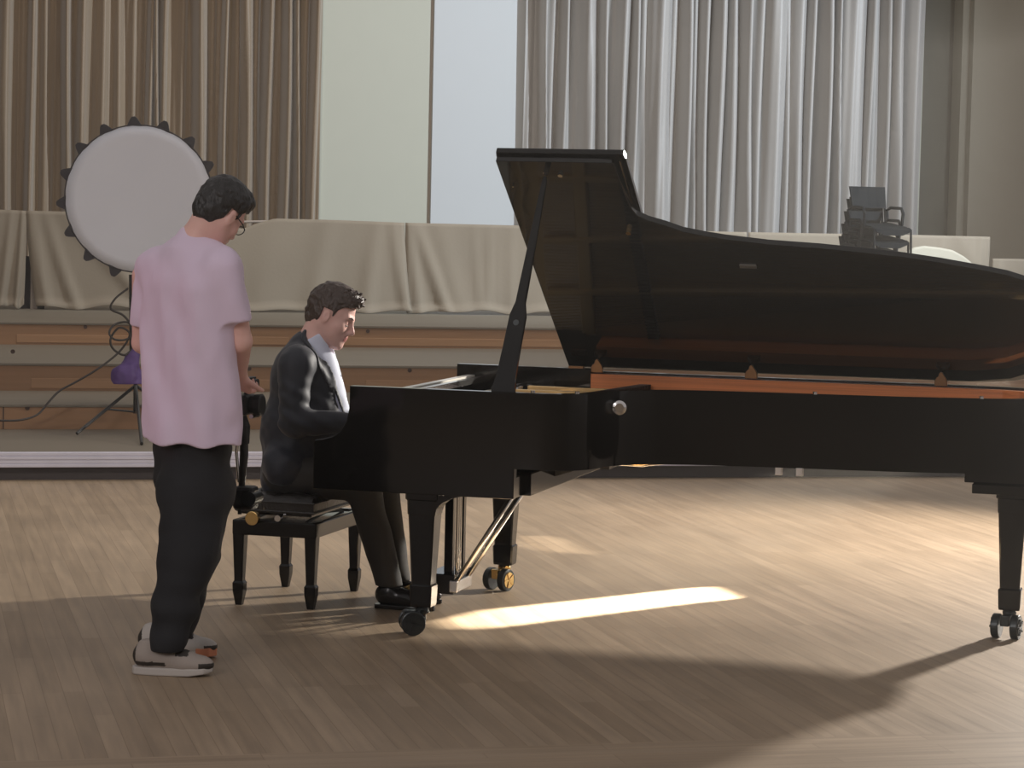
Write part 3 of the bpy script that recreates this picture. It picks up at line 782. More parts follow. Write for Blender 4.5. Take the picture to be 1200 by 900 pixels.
class Head:      # canonical head: x forward, y left, z up
    def __init__(s, c, f, u, sc_=1.0):
        f = Vector(f).normalized(); u = Vector(u); u = (u - f * u.dot(f)).normalized(); l = u.cross(f)
        s.c = A3(c); s.R = np.array([tuple(f), tuple(l), tuple(u)]).T; s.s = sc_
    def p(s, x, y, z): return s.c + s.R @ (np.array([x, y, z]) * s.s)
    def inv(s, X): return ((X - s.c) @ s.R) / s.s
    def build(s, S_, full=1.0):
        q = s.s; R = s.R
        S_.ell(s.p(-.012, 0, .036), np.array([.097, .076, .088]) * q, R, .01)
        S_.ell(s.p(.022, 0, -.03), np.array([.068, .062, .082]) * q, R, .03)
        for y in (-1, 1):
            S_.cone(s.p(-.008, .050 * y, -.045), s.p(.058, .020 * y, -.098), .024 * q, .022 * q, .03)
            S_.ell(s.p(.055, .040 * y, -.028), np.array([.022, .022, .024]) * q * full, R, .02)
            S_.cone(s.p(.072, .042 * y, .022), s.p(.083, .012 * y, .018), .010 * q, .011 * q, .015)
            S_.ell(s.p(.087, .031 * y, -.001), np.array([.014, .016, .011]) * q, R, .012, 'cut')
            S_.ell(s.p(.071, .031 * y, -.003), np.array([.0135, .0135, .0125]) * q, R, .004)
            S_.ell(s.p(.095, .0115 * y, -.040), np.array([.011, .008, .0075]) * q, R, .006)
            S_.ell(s.p(-.006, .078 * y, -.008), np.array([.019, .007, .031]) * q, R, .006)
            S_.ell(s.p(.000, .086 * y, -.004), np.array([.009, .006, .017]) * q, R, .003, 'cut')
        S_.ell(s.p(.074, 0, -.103), np.array([.020, .024, .018]) * q, R, .02)
        S_.cone(s.p(.084, 0, .012), s.p(.109, 0, -.032), .0075 * q, .0115 * q, .010)
        S_.ell(s.p(.079, 0, -.062), np.array([.018, .028, .018]) * q, R, .012)
        S_.ell(s.p(.091, 0, -.060), np.array([.009, .021, .0055]) * q, R, .004)
        S_.ell(s.p(.089, 0, -.072), np.array([.009, .019, .0062]) * q, R, .004)
        S_.ell(s.p(.101, 0, -.066), np.array([.010, .026, .0018]) * q, R, .003, 'cut')
        return S_
    def lips(s, C):
        Q = s.inv(C); return ((Q[:, 0] > .083) & (np.abs(Q[:, 1]) < .023) & (Q[:, 2] < -.055) & (Q[:, 2] > -.078)).astype(int)
    def hair(s, name, m, parent, seed, thick=.012, curl=.006, front=.082, label=None):
        R = s.R; q = s.s; c = s.p(-.012, 0, .036)
        H_ = SDF(s.c - .19, s.c + .19, .0034)
        H_.ell(s.p(-.014, 0, .040), np.array([.097 + thick, .076 + thick * .8, .088 + thick]) * q, R, 0)
        H_.ell(s.p(-.05, 0, -.01), np.array([.066, .068, .075]) * q, R, .02)
        H_.ell(s.p(.045, 0, .098), np.array([.055, .060, .030]) * q, R, .03)
        def cutf(X):
            Q = s.inv(X); x, y, z = Q[..., 0], Q[..., 1], Q[..., 2]
            n1 = vnoise(Q, 55, seed) * .004; n2 = vnoise(Q, 110, seed + 1) * .003
            return n1 * curl / .004 + n2 * curl / .004 * .6
        H_.disp(cutf)
        def face(X):
            Q = s.inv(X); x, y, z = Q[..., 0], Q[..., 1], Q[..., 2]
            j = vnoise(Q, 40, seed + 5) * .006
            # hairline: behind the temple low, above the forehead high
            line = np.interp(x, [-.12, -.06, -.02, .005, .022, .030, .05, .09, .14], [-.078, -.072, -.05, .012, .0, .035, .058, front - .014, front - .02])
            ear = np.where((x > -.03) & (x < .016) & (np.abs(y) > .06), .022, -1)
            return (np.maximum(line, ear) + j - z)
        sl, X = H_.sub(H_.lo, H_.lo + H_.h * H_.n, 0)
        H_.g = np.maximum(H_.g, face(X)).astype(np.float32)
        return H_.mesh(name, m, parent, 1, label=label)

def hand(S_, wrist, palm_dir, palm_n, side, curl=.5, q=1.0):
    # palm_dir: wrist->knuckles, palm_n: palm normal (towards the palm side), side: towards the thumb
    d = Vector(palm_dir).normalized(); n = Vector(palm_n); n = (n - d * n.dot(d)).normalized(); t = Vector(side); t = (t - d * t.dot(d) - n * t.dot(n)).normalized()
    w_ = Vector(wrist)
    for k in range(4):
        S_.cone(A3(w_ + t * (.012 - .008 * k) * q), A3(w_ + d * .085 * q + t * (.030 - .020 * k) * q), .017 * q, .0125 * q, .012)
    ln = (.072, .080, .075, .058)
    for k in range(4):
        p = w_ + d * .088 * q + t * (.031 - .0205 * k) * q; a = curl * .7; r = .0092 * q
        for j, fr in enumerate((.45, .32, .25)):
            v = d * math.cos(a) + n * math.sin(a); p2 = p + v * ln[k] * fr * q
            S_.cone(A3(p), A3(p2), r, r * .9, .003); p = p2; a += curl; r *= .92
    p = w_ + d * .025 * q + t * .024 * q
    v1 = (t * .75 + d * .6 + n * .25).normalized(); p2 = p + v1 * .040 * q; S_.cone(A3(p), A3(p2), .0145 * q, .0115 * q, .008)
    v2 = (t * .3 + d * .85 + n * .4).normalized(); p3 = p2 + v2 * .032 * q; S_.cone(A3(p2), A3(p3), .0112 * q, .0095 * q, .003)
    v3 = (d * .85 + n * .55).normalized(); S_.cone(A3(p3), A3(p3 + v3 * .025 * q), .0095 * q, .008 * q, .003)

# ------------------------------------------------------------------ standing man
def G(u, v, Y): return aty(u, v, Y)
man = empty('person', (G(205, 790, 9.2).x, 9.2, 0)); tag(man, 'standing man in lavender t-shirt and black trousers seen from behind, holding a camera', 'person')
def fixp(o, par):      # meshes are in world space; keep them there under the parent
    o.parent = par; o.matrix_parent_inverse = Matrix.Translation(-Vector(par.location)); return o
def G3(u, v, Y): return A3(aty(u, v, Y))
fdir = Vector((.54, .74, -.62))
hd = Head(G(258, 250, 9.27), fdir, (.45, .25, .85), 1.0)
B = SDF((-1.75, 8.75, .03), (-.80, 9.85, 1.86), .0055)
hd.build(B)
nk = G3(225, 290, 9.25)
B.cone(nk, hd.p(-.035, 0, -.035), .062, .056, .03)
B.cone(G3(183, 318, 9.36), G3(262, 318, 9.15), .05, .05, .03)
B.cone(nk, G3(222, 330, 9.25), .06, .08, .04)
B.chain([G3(220, 340, 9.25), G3(220, 440, 9.25), G3(224, 530, 9.24)], [.085, .08, .085], .05)
# right arm: shoulder, elbow, hand on the gimbal
sh, el, wr = G3(268, 318, 9.12), G3(282, 400, 9.16), G3(281, 438, 9.38)
B.chain([sh, el], [.042, .042], .03); B.cone(el, wr, .043, .027, .01)
hand(B, wr, Vector(G3(286, 462, 9.47)) - Vector(wr), (.2, .6, -.2), (.9, -.1, .6), 1.15)
# left arm
sh2, el2, wr2 = G3(166, 322, 9.40), G3(166, 402, 9.46), G3(238, 455, 9.60)
B.chain([sh2, el2], [.036, .036], .03); B.cone(el2, wr2, .038, .026, .01)
hand(B, wr2, Vector(G3(268, 476, 9.60)) - Vector(wr2), (.1, -.3, 1), (0, -1, .4), .6)
# legs inside the trousers, feet
B.chain([G3(230, 535, 9.25), G3(222, 645, 9.14), G3(200, 750, 9.07)], [.062, .045, .030], .03)
B.chain([G3(206, 535, 9.32), G3(226, 645, 9.38), G3(212, 740, 9.42)], [.062, .045, .030], .03)
fixp(B.mesh('body', [SKIN, LIPS], None, 2, hd.lips), man)
hr = hd.hair('hair', DARKHAIR, None, 11, .012, .004); fixp(hr, man); hr['label'] = 'short black hair'
# ear glasses
m = MB(); m.tube([hd.p(-.01, -.080, .012), hd.p(.06, -.072, .008), hd.p(.096, -.055, .004)], .0022, 6)
m.tube([hd.p(.096, -.032 + .024 * math.cos(a), -.004 + .018 * math.sin(a)) for a in np.linspace(0, 6.283, 17)], .0018, 6)
m.tube([hd.p(.096, .032 + .024 * math.cos(a), -.004 + .018 * math.sin(a)) for a in np.linspace(0, 6.283, 17)], .0018, 6)
fixp(m.build('glasses', PLAST), man)
# t-shirt
T = SDF((-1.75, 8.85, .80), (-.80, 9.75, 1.72), .006)
T.cone(G3(185, 313, 9.36), G3(258, 315, 9.16), .078, .078, .05)
T.cone(G3(200, 340, 9.33), G3(203, 520, 9.33), .112, .118, .06)
T.cone(G3(244, 345, 9.16), G3(246, 520, 9.16), .100, .112, .06)
T.cone(G3(222, 340, 9.25), G3(226, 520, 9.22), .118, .132, .06)
T.cone(G3(224, 300, 9.25), G3(230, 284, 9.26), .085, .064, .05)
T.cone(G3(230, 290, 9.26), G3(190, 306, 9.33), .058, .05, .03); T.cone(G3(232, 290, 9.25), G3(262, 308, 9.16), .058, .055, .03)
T.cone(G3(222, 292, 9.27), hd.p(-.035, 0, -.035), .052, .046, .004, 'cut')
T.plane(G3(228, 275, 9.27), Vector((.35, .10, 1)))
T2 = SDF((-1.75, 8.85, .80), (-.80, 9.75, 1.72), .006)
T2.cone(G3(262, 316, 9.12), G3(279, 392, 9.12), .068, .062, .03); T2.plane(G3(276, 377, 9.12), (.12, 0, -1))
T3 = SDF((-1.75, 8.85, .80), (-.80, 9.75, 1.72), .006)
T3.cone(G3(176, 318, 9.39), G3(167, 402, 9.44), .062, .055, .03); T3.plane(G3(160, 382, 9.43), (-.1, 0, -1))
zh = G(225, 517, 9.2).z
T.plane((0, 0, zh), (0.0, 0, -1))
for q in (T2, T3):
    hh = np.clip(.5 + .5 * (T.g - q.g) / .03, 0, 1); T.g = T.g * (1 - hh) + q.g * hh - .03 * hh * (1 - hh)
T.cone(G3(268, 330, 9.1), G3(268, 331, 9.1), .001, .001, 0)
T.plane((0, 0, zh), (0.0, 0, -1))
def folds(X):
    x, y, z = X[..., 0], X[..., 1], X[..., 2]
    low = np.clip((1.35 - z) / .45, 0, 1)
    return (.007 * np.sin(x * 38 + z * 5 + 1.5 * np.sin(z * 6)) * low + .010 * vnoise(X * np.array([1, 1, .4]) + X[..., 2:3] * np.array([.35, 0, 0]), 9, 4) + .003 * vnoise(X * np.array([1, 1, .6]), 22, 5))
T.disp(lambda X: 1.35 * folds(X)); T.plane((0, 0, zh), (0.02, 0, -1))
fixp(T.mesh('t_shirt', SHIRTPINK, None, 1), man)
# trousers
Q = SDF((-1.75, 8.8, .05), (-.85, 9.75, .98), .006)
Q.cone(G3(210, 525, 9.30), G3(243, 525, 9.20), .098, .092, .04)
Q.cone(G3(228, 530, 9.24), G3(230, 572, 9.22), .112, .138, .03)
Q.chain([G3(230, 572, 9.22), G3(221, 650, 9.14), G3(205, 710, 9.08), G3(195, 762, 9.04)], [.138, .105, .078, .062], .03)
Q.chain([G3(216, 560, 9.32), G3(228, 650, 9.36), G3(214, 710, 9.38), G3(207, 750, 9.40)], [.115, .090, .066, .056], .03)
Q.plane((0, 0, G(200, 518, 9.2).z + .02), (0, 0, 1)); Q.plane((0, 0, .085), (0, 0, -1))
def tf(X):
    z = X[..., 2]; lo = np.clip((.45 - z) / .4, 0, 1)
    return .007 * vnoise(X * np.array([1, 1, 1.6]), 11, 9) + .006 * np.sin(z * 60 + 8 * X[..., 0]) * lo * .7
Q.disp(tf)
fixp(Q.mesh('trousers', TROUSER, None, 1), man)
# sneakers
def sneaker(c, yaw, upper, trim, tip, par):
    e = empty('shoe', c, yaw); e.parent = par; e.matrix_parent_inverse = Matrix.Translation(-Vector(par.location))
    U = SDF((-.16, -.07, 0), (.20, .07, .16), .004)
    U.cone((-.085, 0, .07), (-.07, 0, .105), .043, .038, .02); U.cone((-.07, 0, .065), (.05, 0, .052), .045, .043, .03)
    U.ell((.095, 0, .042), (.075, .047, .036), None, .03); U.plane((0, 0, .022), (0, 0, -1)); U.plane((-.07, 0, .128), (-.15, 0, 1))
    def mf(C):
        x, z = C[:, 0], C[:, 2]
        return np.where((x < -.112) | ((z < .052) & (x < .0) & (z > .036)) | ((x > .12) & (z < .05)) | ((x > .035) & (x < .08) & (z > .075)), 1, 0)
    U.mesh('shoe_upper', [upper, trim], e, 1, mf)
    L = [(-.130, .02), (-.134, .0), (-.12, -.034), (-.06, -.043), (.02, -.043), (.09, -.049), (.14, -.040), (.166, -.010), (.166, .01), (.15, .035), (.10, .048), (.04, .044), (-.06, .042), (-.12, .034)]
    MB().prism(L, lambda a, b, h: (a, b, h + (.014 * max(0, (a - .08) / .08) if h < .01 else .004 * max(0, (a - .05) / .1))), .0, .030).build('sole', [SOLEM], e, bevel=.006)
    if tip: MB().prism([(a * 1.012, b * 1.02) for a, b in L if a > .05], lambda a, b, h: (a, b, h), .008, .042).build('toe_guard', ORANGE, e, bevel=.004, label='orange toe edge')
    m = MB()
    for k in range(5):
        x = -.005 + .018 * k; z = .107 - .011 * k
        m.tube([(x, -.026, z - .008), (x + .004, 0, z + .004), (x + .008, .026, z - .008)], .0032, 6)
    m.build('laces', trim, e)
    return e
sneaker((G(200, 790, 9.06).x - .01, 9.06, 0), math.radians(-6), SHOEGREY, SHOEDK, False, man)
sneaker((G(212, 766, 9.44).x - .03, 9.42, .0), math.radians(2), SOLEM, SHOEDK, True, man)

# ------------------------------------------------------------------ camera on gimbal in his hands
gb = empty('camera_gimbal', (G(287, 590, 9.55).x, 9.55, G(287, 602, 9.55).z)); tag(gb, 'black camera on a handheld gimbal in front of the standing man', 'camera')
def gp(mb, name, m, **k): return fixp(mb.build(name, m, **k), gb)
Yg = 9.55
c = G(290, 474, Yg); v1 = Vector((1, -.25, 0)).normalized(); v2 = Vector((.25, 1, 0)).normalized()
gp(MB().obox(c - v1 * .02, v1 * .035, v2 * .055, (0, 0, .038)), 'camera_body', PLAST, bevel=.008)
m = MB().tube([c + v1 * .005, c + v1 * .03, c + v1 * .032, c + v1 * .058, c + v1 * .062], [.034, .034, .040, .043, .036], 24)
gp(m, 'lens', PLAST)
m = MB().tube([c + v1 * .03 + Vector((0, 0, -.042)) + v2 * a for a in (-.04, .04)], .008); gp(m, 'silver_clamp', STEEL)
c2 = G(292, 449, Yg)
gp(MB().obox(c2 + v1 * -.003, v1 * .012, v2 * .05, Vector((.1, 0, .9)) * .026), 'monitor', PLAST, bevel=.004)
gp(MB().tube([c2 + v1 * .015, c2 + v1 * .035], .018, 14), 'top_motor', PLAST)
gp(MB().tube([c + Vector((-.01, 0, .03)), c2], .008), 'monitor_arm', BLKMET)
gp(MB().tube([G(283, 488, Yg), G(286, 500, Yg), G(287, 520, Yg)], [.02, .024, .017], 16), 'tilt_motor', PLAST)
gp(MB().tube([G(286, 505, Yg), G(286, 535, Yg), G(284, 560, Yg), G(283, 572, Yg)], [.015, .017, .014, .012], 14), 'grip', SATIN)
gp(MB().tube([G(280, 500, Yg), G(277, 530, Yg), G(280, 565, Yg)], .006, 8), 'side_arm', STEEL)
m = MB(); cc = G(288, 583, Yg)
m.obox(cc, v1 * .042, v2 * .04, (0, 0, .045)); gp(m, 'battery_box', PLAST, bevel=.014)
gp(MB().tube([cc + v1 * .028 + v2 * -.045, cc + v1 * .028 + v2 * .045], .028, 20), 'roll_motor', BLKMET)
gp(MB().tube([cc + Vector((-.02, -.02, -.04)), cc + Vector((-.02, -.02, -.062))], .008), 'foot', PLAST)

# ------------------------------------------------------------------ seated pianist
pn = empty('person', tuple(PW(-.78, .65, 0))); tag(pn, 'seated pianist in dark navy suit and open white shirt, looking down at the keys', 'person')
ex = Vector((math.cos(PR), math.sin(PR), 0)); ey = Vector((-math.sin(PR), math.cos(PR), 0))
Yh = 10.86
fd = Vector((.93, -.20, -.40))
ph = Head(G(389.5, 370, Yh), fd, (.38, .0, .92), 1.03)
P = SDF((-1.30, 10.2, .02), (-.10, 11.5, 1.42), .0055)
ph.build(P, 1.12)
P.ell(ph.p(.03, 0, -.075), (.05, .055, .04), ph.R, .03)
nk = G3(362, 408, Yh)
P.cone(nk, ph.p(-.030, 0, -.05), .066, .062, .03)
P.cone(A3(G(352, 430, 10.70)), A3(G(362, 430, 11.02)), .045, .045, .03)
P.chain([G3(358, 425, Yh), G3(348, 500, Yh + .03), G3(338, 565, Yh + .04)], [.08, .09, .09], .04)
hipR, hipL = PW(-.77, .56, .57), PW(-.77, .74, .57)
kneeR, kneeL = PW(-.42, .53, .53), PW(-.42, .77, .53)
ankR, ankL = PW(-.30, .56, .10), PW(-.33, .76, .10)
for h_, k_, a_ in ((hipR, kneeR, ankR), (hipL, kneeL, ankL)):
    P.chain([A3(h_), A3(k_), A3(a_)], [.085, .055, .04], .03)
    P.cone(A3(a_ - Vector((0, 0, .05))), A3(a_ + ex * .13 - Vector((0, 0, .06))), .03, .022, .02)
shR, shL = A3(G(345, 430, 10.68)), A3(G(362, 430, 11.05))
elR, elL = A3(G(345, 495, 10.62)), A3(G(360, 495, 11.15))
wrR, wrL = PW(-.42, .42, .80), PW(-.42, .92, .80)
for a_, b_, c_ in ((shR, elR, wrR), (shL, elL, wrL)):
    P.chain([a_, b_, A3(c_)], [.05, .042, .027], .02)
for c_, s_ in ((wrR, 1), (wrL, -1)):
    hand(P, c_, ex + Vector((0, 0, -.15)), (0, 0, -1), ey * s_, .45)
fixp(P.mesh('body', [SKIN, LIPS], None, 2, ph.lips), pn)
hr = ph.hair('hair', BROWNHAIR, None, 21, .013, .005, .088); fixp(hr, pn); hr['label'] = 'short wavy brown hair'
# loose curls over the forehead
Cc = SDF(ph.c - .2, ph.c + .2, .0034); r3 = np.random.RandomState(5)
for k in range(46):
    a = r3.uniform(-1.1, 1.1); x = r3.uniform(.02, .092); y = math.sin(a) * .062; z = .128 - 3.2 * max(0, x - .03) ** 2 * 2.0 - 4.5 * y * y + r3.uniform(-.006, .008)
    p0 = ph.p(x, y, z); p1 = ph.p(x + r3.uniform(.0, .018), y + r3.uniform(-.012, .012), z + r3.uniform(-.016, .012))
    Cc.cone(p0, p1, r3.uniform(.006, .010), .005, .002)
fixp(Cc.mesh('hair_curls', BROWNHAIR, None, 1), pn)
for s_ in (-1, 1):
    m = MB(); m.tube([ph.p(.079, .046 * s_, .022), ph.p(.090, .030 * s_, .027), ph.p(.094, .015 * s_, .021)], [.0015, .003, .002], 8)
    fixp(m.build('eyebrow', BROWNHAIR, smooth=True), pn)
    m = MB(); m.tube([ph.p(.078, .043 * s_, -.009), ph.p(.0875, .031 * s_, -.011), ph.p(.083, .019 * s_, -.009)], [.0012, .0022, .0012], 6)
    fixp(m.build('eyelash', BROWNHAIR), pn)
# white shirt with collar
W_ = SDF((-1.25, 10.4, .62), (-.40, 11.4, 1.25), .0055)
W_.cone(G3(361, 404, Yh), G3(370, 396, Yh), .078, .070, .02)
W_.cone(G3(370, 422, Yh), G3(384, 480, Yh), .088, .085, .05)
W_.cone(G3(374, 440, Yh - .035), G3(388, 485, Yh - .035), .072, .074, .05)
W_.plane(ph.p(-.03, 0, -.098) + np.array([0, 0, -.004]), Vector((-.55, 0, 1)))
W_.cone(nk, ph.p(-.030, 0, -.05), .064, .060, .0, 'cut')
W_.cone(ph.p(.045, 0, -.095), ph.p(.06, 0, -.11), .04, .035, .0, 'cut')
W_.disp(lambda X: .003 * vnoise(X, 25, 31))
fixp(W_.mesh('shirt', WHITESH, None, 1), pn)
# jacket
J = SDF((-1.35, 10.3, .40), (-.25, 11.5, 1.25), .006)
J.cone(A3(G(350, 426, 10.70)), A3(G(360, 426, 11.02)), .080, .080, .06)
J.cone(G3(362, 405, Yh), G3(352, 440, Yh), .075, .12, .05)
J.chain([G3(358, 440, Yh), G3(348, 500, Yh + .02), G3(340, 560, Yh + .03)], [.128, .142, .128], .06)
J.cone(G3(367, 450, Yh - .02), G3(372, 500, Yh - .03), .118, .130, .05)
J.cone(A3(PW(-.765, .50, .60)), A3(PW(-.765, .80, .60)), .095, .095, .04)
J.cone(shR, elR, .070, .062, .03); J.cone(elR, A3(wrR), .062, .040, .02)
J.cone(shL, elL, .070, .062, .03); J.cone(elL, A3(wrL), .062, .040, .02)
# V opening: wedge cut from the chest front
o1 = PW(-.80, .65, 0)
va = G3(388, 412, Yh - .10); vb = G3(404, 484, Yh - .14)
CUTS = []
for dY, du, k_ in ((-.13, 0, 1), (-.06, 4, .9), (0.0, 6, .7)):
    CUTS += [(G3(370 + du, 390, Yh + dY + .06), G3(389 + du, 424, Yh + dY), .046 * k_, .044 * k_), (G3(389 + du, 424, Yh + dY), G3(407 + du, 484, Yh + dY - .02), .044 * k_, .014)]
VC = SDF((-1.35, 10.3, .40), (-.25, 11.5, 1.25), .006)
for c_ in CUTS: VC.cone(*c_, 0)
J.cone(nk, ph.p(-.02, 0, -.06), .066, .070, .0, 'cut')
J.plane((0, 0, .47), (0, 0, -1))
def jf(X):
    el_ = np.exp(-((X - elR) ** 2).sum(-1) / .02)
    return .004 * vnoise(X, 14, 41) + .006 * np.sin((X[..., 2] * .9 + X[..., 0] * .5) * 110) * el_ * .8 + .003 * vnoise(X, 30, 43)
J.disp(jf)
LG = SDF((-1.35, 10.3, .40), (-.25, 11.5, 1.25), .006)
LG.g = np.maximum(np.maximum(J.g - .008, VC.g - .019), -VC.g)
for c_ in CUTS: J.cone(*c_, .0, 'cut')
fixp(J.mesh('suit_jacket', NAVY, None, 1), pn)
fixp(LG.mesh('lapel', NAVY, None, 1), pn)
for c_, e_ in ((wrR, elR), (wrL, elL)):
    d = (Vector(c_) - Vector(e_)).normalized(); fixp(MB().tube([c_ - d * .01, c_ + d * .02], .036, 18).build('cuff', WHITESH), pn)
# trousers and shoes
Q = SDF((-1.35, 10.2, .03), (-.10, 11.5, .75), .006)
for h_, k_, a_ in ((hipR, kneeR, ankR), (hipL, kneeL, ankL)):
    Q.chain([A3(h_), A3(k_), A3(a_)], [.10, .075, .058], .03)
Q.plane((0, 0, .095), (0, 0, -1)); Q.disp(lambda X: .005 * vnoise(X, 12, 51))
Q.cone(A3(hipR), A3(hipL), .10, .10, .04)
fixp(Q.mesh('trousers', GREYTR, None, 1), pn)
for a_ in (ankR, ankL):
    e = empty('shoe', (0, 0, 0)); e.parent = pn; e.matrix_parent_inverse = Matrix.Translation(-Vector(pn.location))
    e.matrix_basis = Matrix.Translation((a_.x, a_.y, .002)) @ Matrix.Rotation(PR, 4, 'Z')
    U = SDF((-.09, -.06, 0), (.23, .06, .13), .004)
    U.cone((-.02, 0, .06), (0, 0, .085), .040, .038, .02); U.cone((0, 0, .055), (.10, 0, .045), .042, .038, .03)
    U.ell((.13, 0, .035), (.075, .042, .03), None, .03); U.plane((0, 0, .016), (0, 0, -1)); U.plane((0, 0, .11), (0, 0, 1))
    U.mesh('shoe_upper', SHOEBLK, e, 1)
    L = [(-.065, 0), (-.055, -.032), (.0, -.036), (.09, -.044), (.16, -.038), (.205, -.008), (.205, .008), (.16, .038), (.09, .044), (0, .036), (-.055, .032)]
    MB().prism(L, lambda a, b, h: (a, b, h), .0, .018).build('sole', SHOEBLK, e, bevel=.003)

# ------------------------------------------------------------------ softbox on stand
Ys = 16.9
cs = G(163, 233, Ys)
sbx = empty('softbox_light', (cs.x, Ys, Z1)); tag(sbx, 'large round white-faced softbox with black spikes on a light stand behind the standing man', 'studio light')
def fs_(mb, name, m, **k): return fixp(mb.build(name, m, **k), sbx)
nrm_ = Vector((.10, -1, -.02)).normalized(); ux = Vector((1, .10, 0)).normalized(); uz = Vector((0, 0, 1)); uz = (uz - nrm_ * uz.dot(nrm_)).normalized(); ux = uz.cross(nrm_) * -1
Rr = 86 / F * Ys
def SBp(a, r, h): return cs + (ux * math.cos(a) + uz * math.sin(a)) * r + nrm_ * h
m = MB(); nseg = 64; R = []
for r, h in ((.002, .006), (.3, .006), (.6, .005), (.85, .004), (.99, .002), (.99, -.02)):
    R.append([SBp(2 * math.pi * k / nseg, Rr * r * (1 - (.008 if (k % 4 == 0 and r > .8) else 0)), h) for k in range(nseg)])
fs_(m.rings(R), 'diffuser', SOFTM, smooth=True)
m = MB(); R = []
for r, h in ((.985, -.006), (.985, -.02), (.93, -.12), (.75, -.28), (.45, -.40), (.16, -.46), (.15, -.50)):
    R.append([SBp(2 * math.pi * k / nseg, Rr * r, h) for k in range(nseg)])
fs_(m.rings(R), 'reflector_shell', SOFTBK)
m = MB(); m.tube([SBp(2 * math.pi * k / nseg, Rr, 0.0) for k in range(nseg + 1)], .0045, 6); fs_(m, 'rim_piping', SOFTBK)
for k in range(16):
    a = math.radians(85.5) + k * 2 * math.pi / 16
    m = MB(); w_ = .0
    pts = []
    for (da, r) in ((-.105, .985), (-.045, 1.085), (-.02, 1.115), (.02, 1.115), (.045, 1.085), (.105, .985)):
        pts.append((da, r))
    vs = [SBp(a + d, Rr * r, hh) for hh in (-.002, -.06) for d, r in pts]
    n = 6; fs = [tuple(range(n))[::-1], tuple(range(n, 2 * n))] + [(i, (i + 1) % n, n + (i + 1) % n, n + i) for i in range(n)]
    fs_(m.add(vs, fs), 'rod_pocket', SOFTBK)
bk = cs - nrm_ * .58
fs_(MB().tube([cs - nrm_ * .48, cs - nrm_ * .50, cs - nrm_ * .78, cs - nrm_ * .80], [.07, .085, .08, .06], 20), 'lamp_head', PLAST)
pt = Vector((G(151, 330, Ys).x, Ys + .55, 0)); 
pole_x = G(155, 400, Ys + .2)
px_, py_ = G(158, 420, Ys).x, Ys + .05
fs_(MB().tube([(px_, py_, Z1 + .12), (px_, py_, cs.z - .50), (px_, py_ + .10, cs.z - .40), (px_ , py_ + .55, cs.z)], [.015, .013, .013, .016], 10), 'pole', SATIN)
fs_(MB().tube([(px_ - .03, py_ - .01, G(150, 322, Ys).z), (px_ - .025, py_ - .01, G(152, 415, Ys).z)], [.022, .018], 10), 'upper_column', SATIN)
for (a, b) in (((90, 508), 0), ((166, 520), 1)):
    f = atz(a[0], a[1], Z1 + .012)
    fs_(MB().tube([(px_, py_, G(150, 452, Ys).z), f], .011, 8), 'leg', SATIN)
    mid = Vector((px_, py_, G(150, 452, Ys).z)).lerp(f, .5); fs_(MB().tube([(px_, py_, Z1 + .13), mid], .007, 8), 'stay', SATIN)
f3 = Vector((px_ + .35, py_ + .35, Z1 + .012)); fs_(MB().tube([(px_, py_, G(150, 452, Ys).z), f3], .011, 8), 'leg', SATIN)
# sandbag
SBG = SDF((px_ - .35, py_ - .35, .5), (px_ + .3, py_ + .3, 1.2), .008)
a0 = G3(155, 415, Ys - .1); a1 = G3(146, 440, Ys - .12); a2 = G3(148, 462, Ys - .12); a3 = G3(160, 470, Ys - .10)
SBG.cone(G3(158, 412, Ys - .03), a1, .03, .075, .03).cone(a1, a2, .08, .085, .04).cone(a2, a3, .075, .06, .03).cone(G3(160, 445, Ys - .08), a3, .07, .06, .03).cone(a3, G3(160, 490, Ys - .06), .06, .035, .03)
SBG.disp(lambda X: .012 * vnoise(X, 14, 61) + .006 * vnoise(X, 30, 62))
o = SBG.mesh('sandbag', PURPLE, None, 1); tag(o, 'purple sandbag hanging on the light stand left of the standing man', 'sandbag')
# cable: loops and a run to the left
def spl(pts, n=8):
    pts = [Vector(p) for p in pts]; out = []
    for i in range(len(pts) - 1):
        p0, p1, p2, p3 = pts[max(i - 1, 0)], pts[i], pts[i + 1], pts[min(i + 2, len(pts) - 1)]
        for k in range(n):
            t = k / n; out.append(.5 * ((2 * p1) + (p2 - p0) * t + (2 * p0 - 5 * p1 + 4 * p2 - p3) * t * t + (3 * p1 - p0 - 3 * p2 + p3) * t ** 3))
    return out + [pts[-1]]
m = MB()
cb_ = [(150, 338, 16.8), (135, 350, 16.75), (130, 362, 16.75), (145, 370, 16.8), (155, 385, 16.8), (150, 397, 16.8), (135, 398, 16.75), (128, 390, 16.75), (135, 380, 16.8), (150, 378, 16.85), (158, 390, 16.85), (155, 408, 16.85), (145, 416, 16.8), (132, 408, 16.8), (130, 396, 16.8), (140, 384, 16.8), (152, 392, 16.8), (140, 412, 16.8), (115, 432, 16.7), (90, 447, 16.65), (70, 458, 16.6), (58, 470, 16.55), (45, 485, 16.5), (30, 491, 16.4)]
pts = [G(*q) for q in cb_] + [atz(15, 493.5, Z1 + .4) if False else G(12, 493, 16.35), G(-25, 492, 16.3)]
m.tube(spl(pts), .0075, 6)
o = m.build('power_cable', CABLE, smooth=True); tag(o, 'thin dark cable looping off the light stand and trailing left', 'cable')

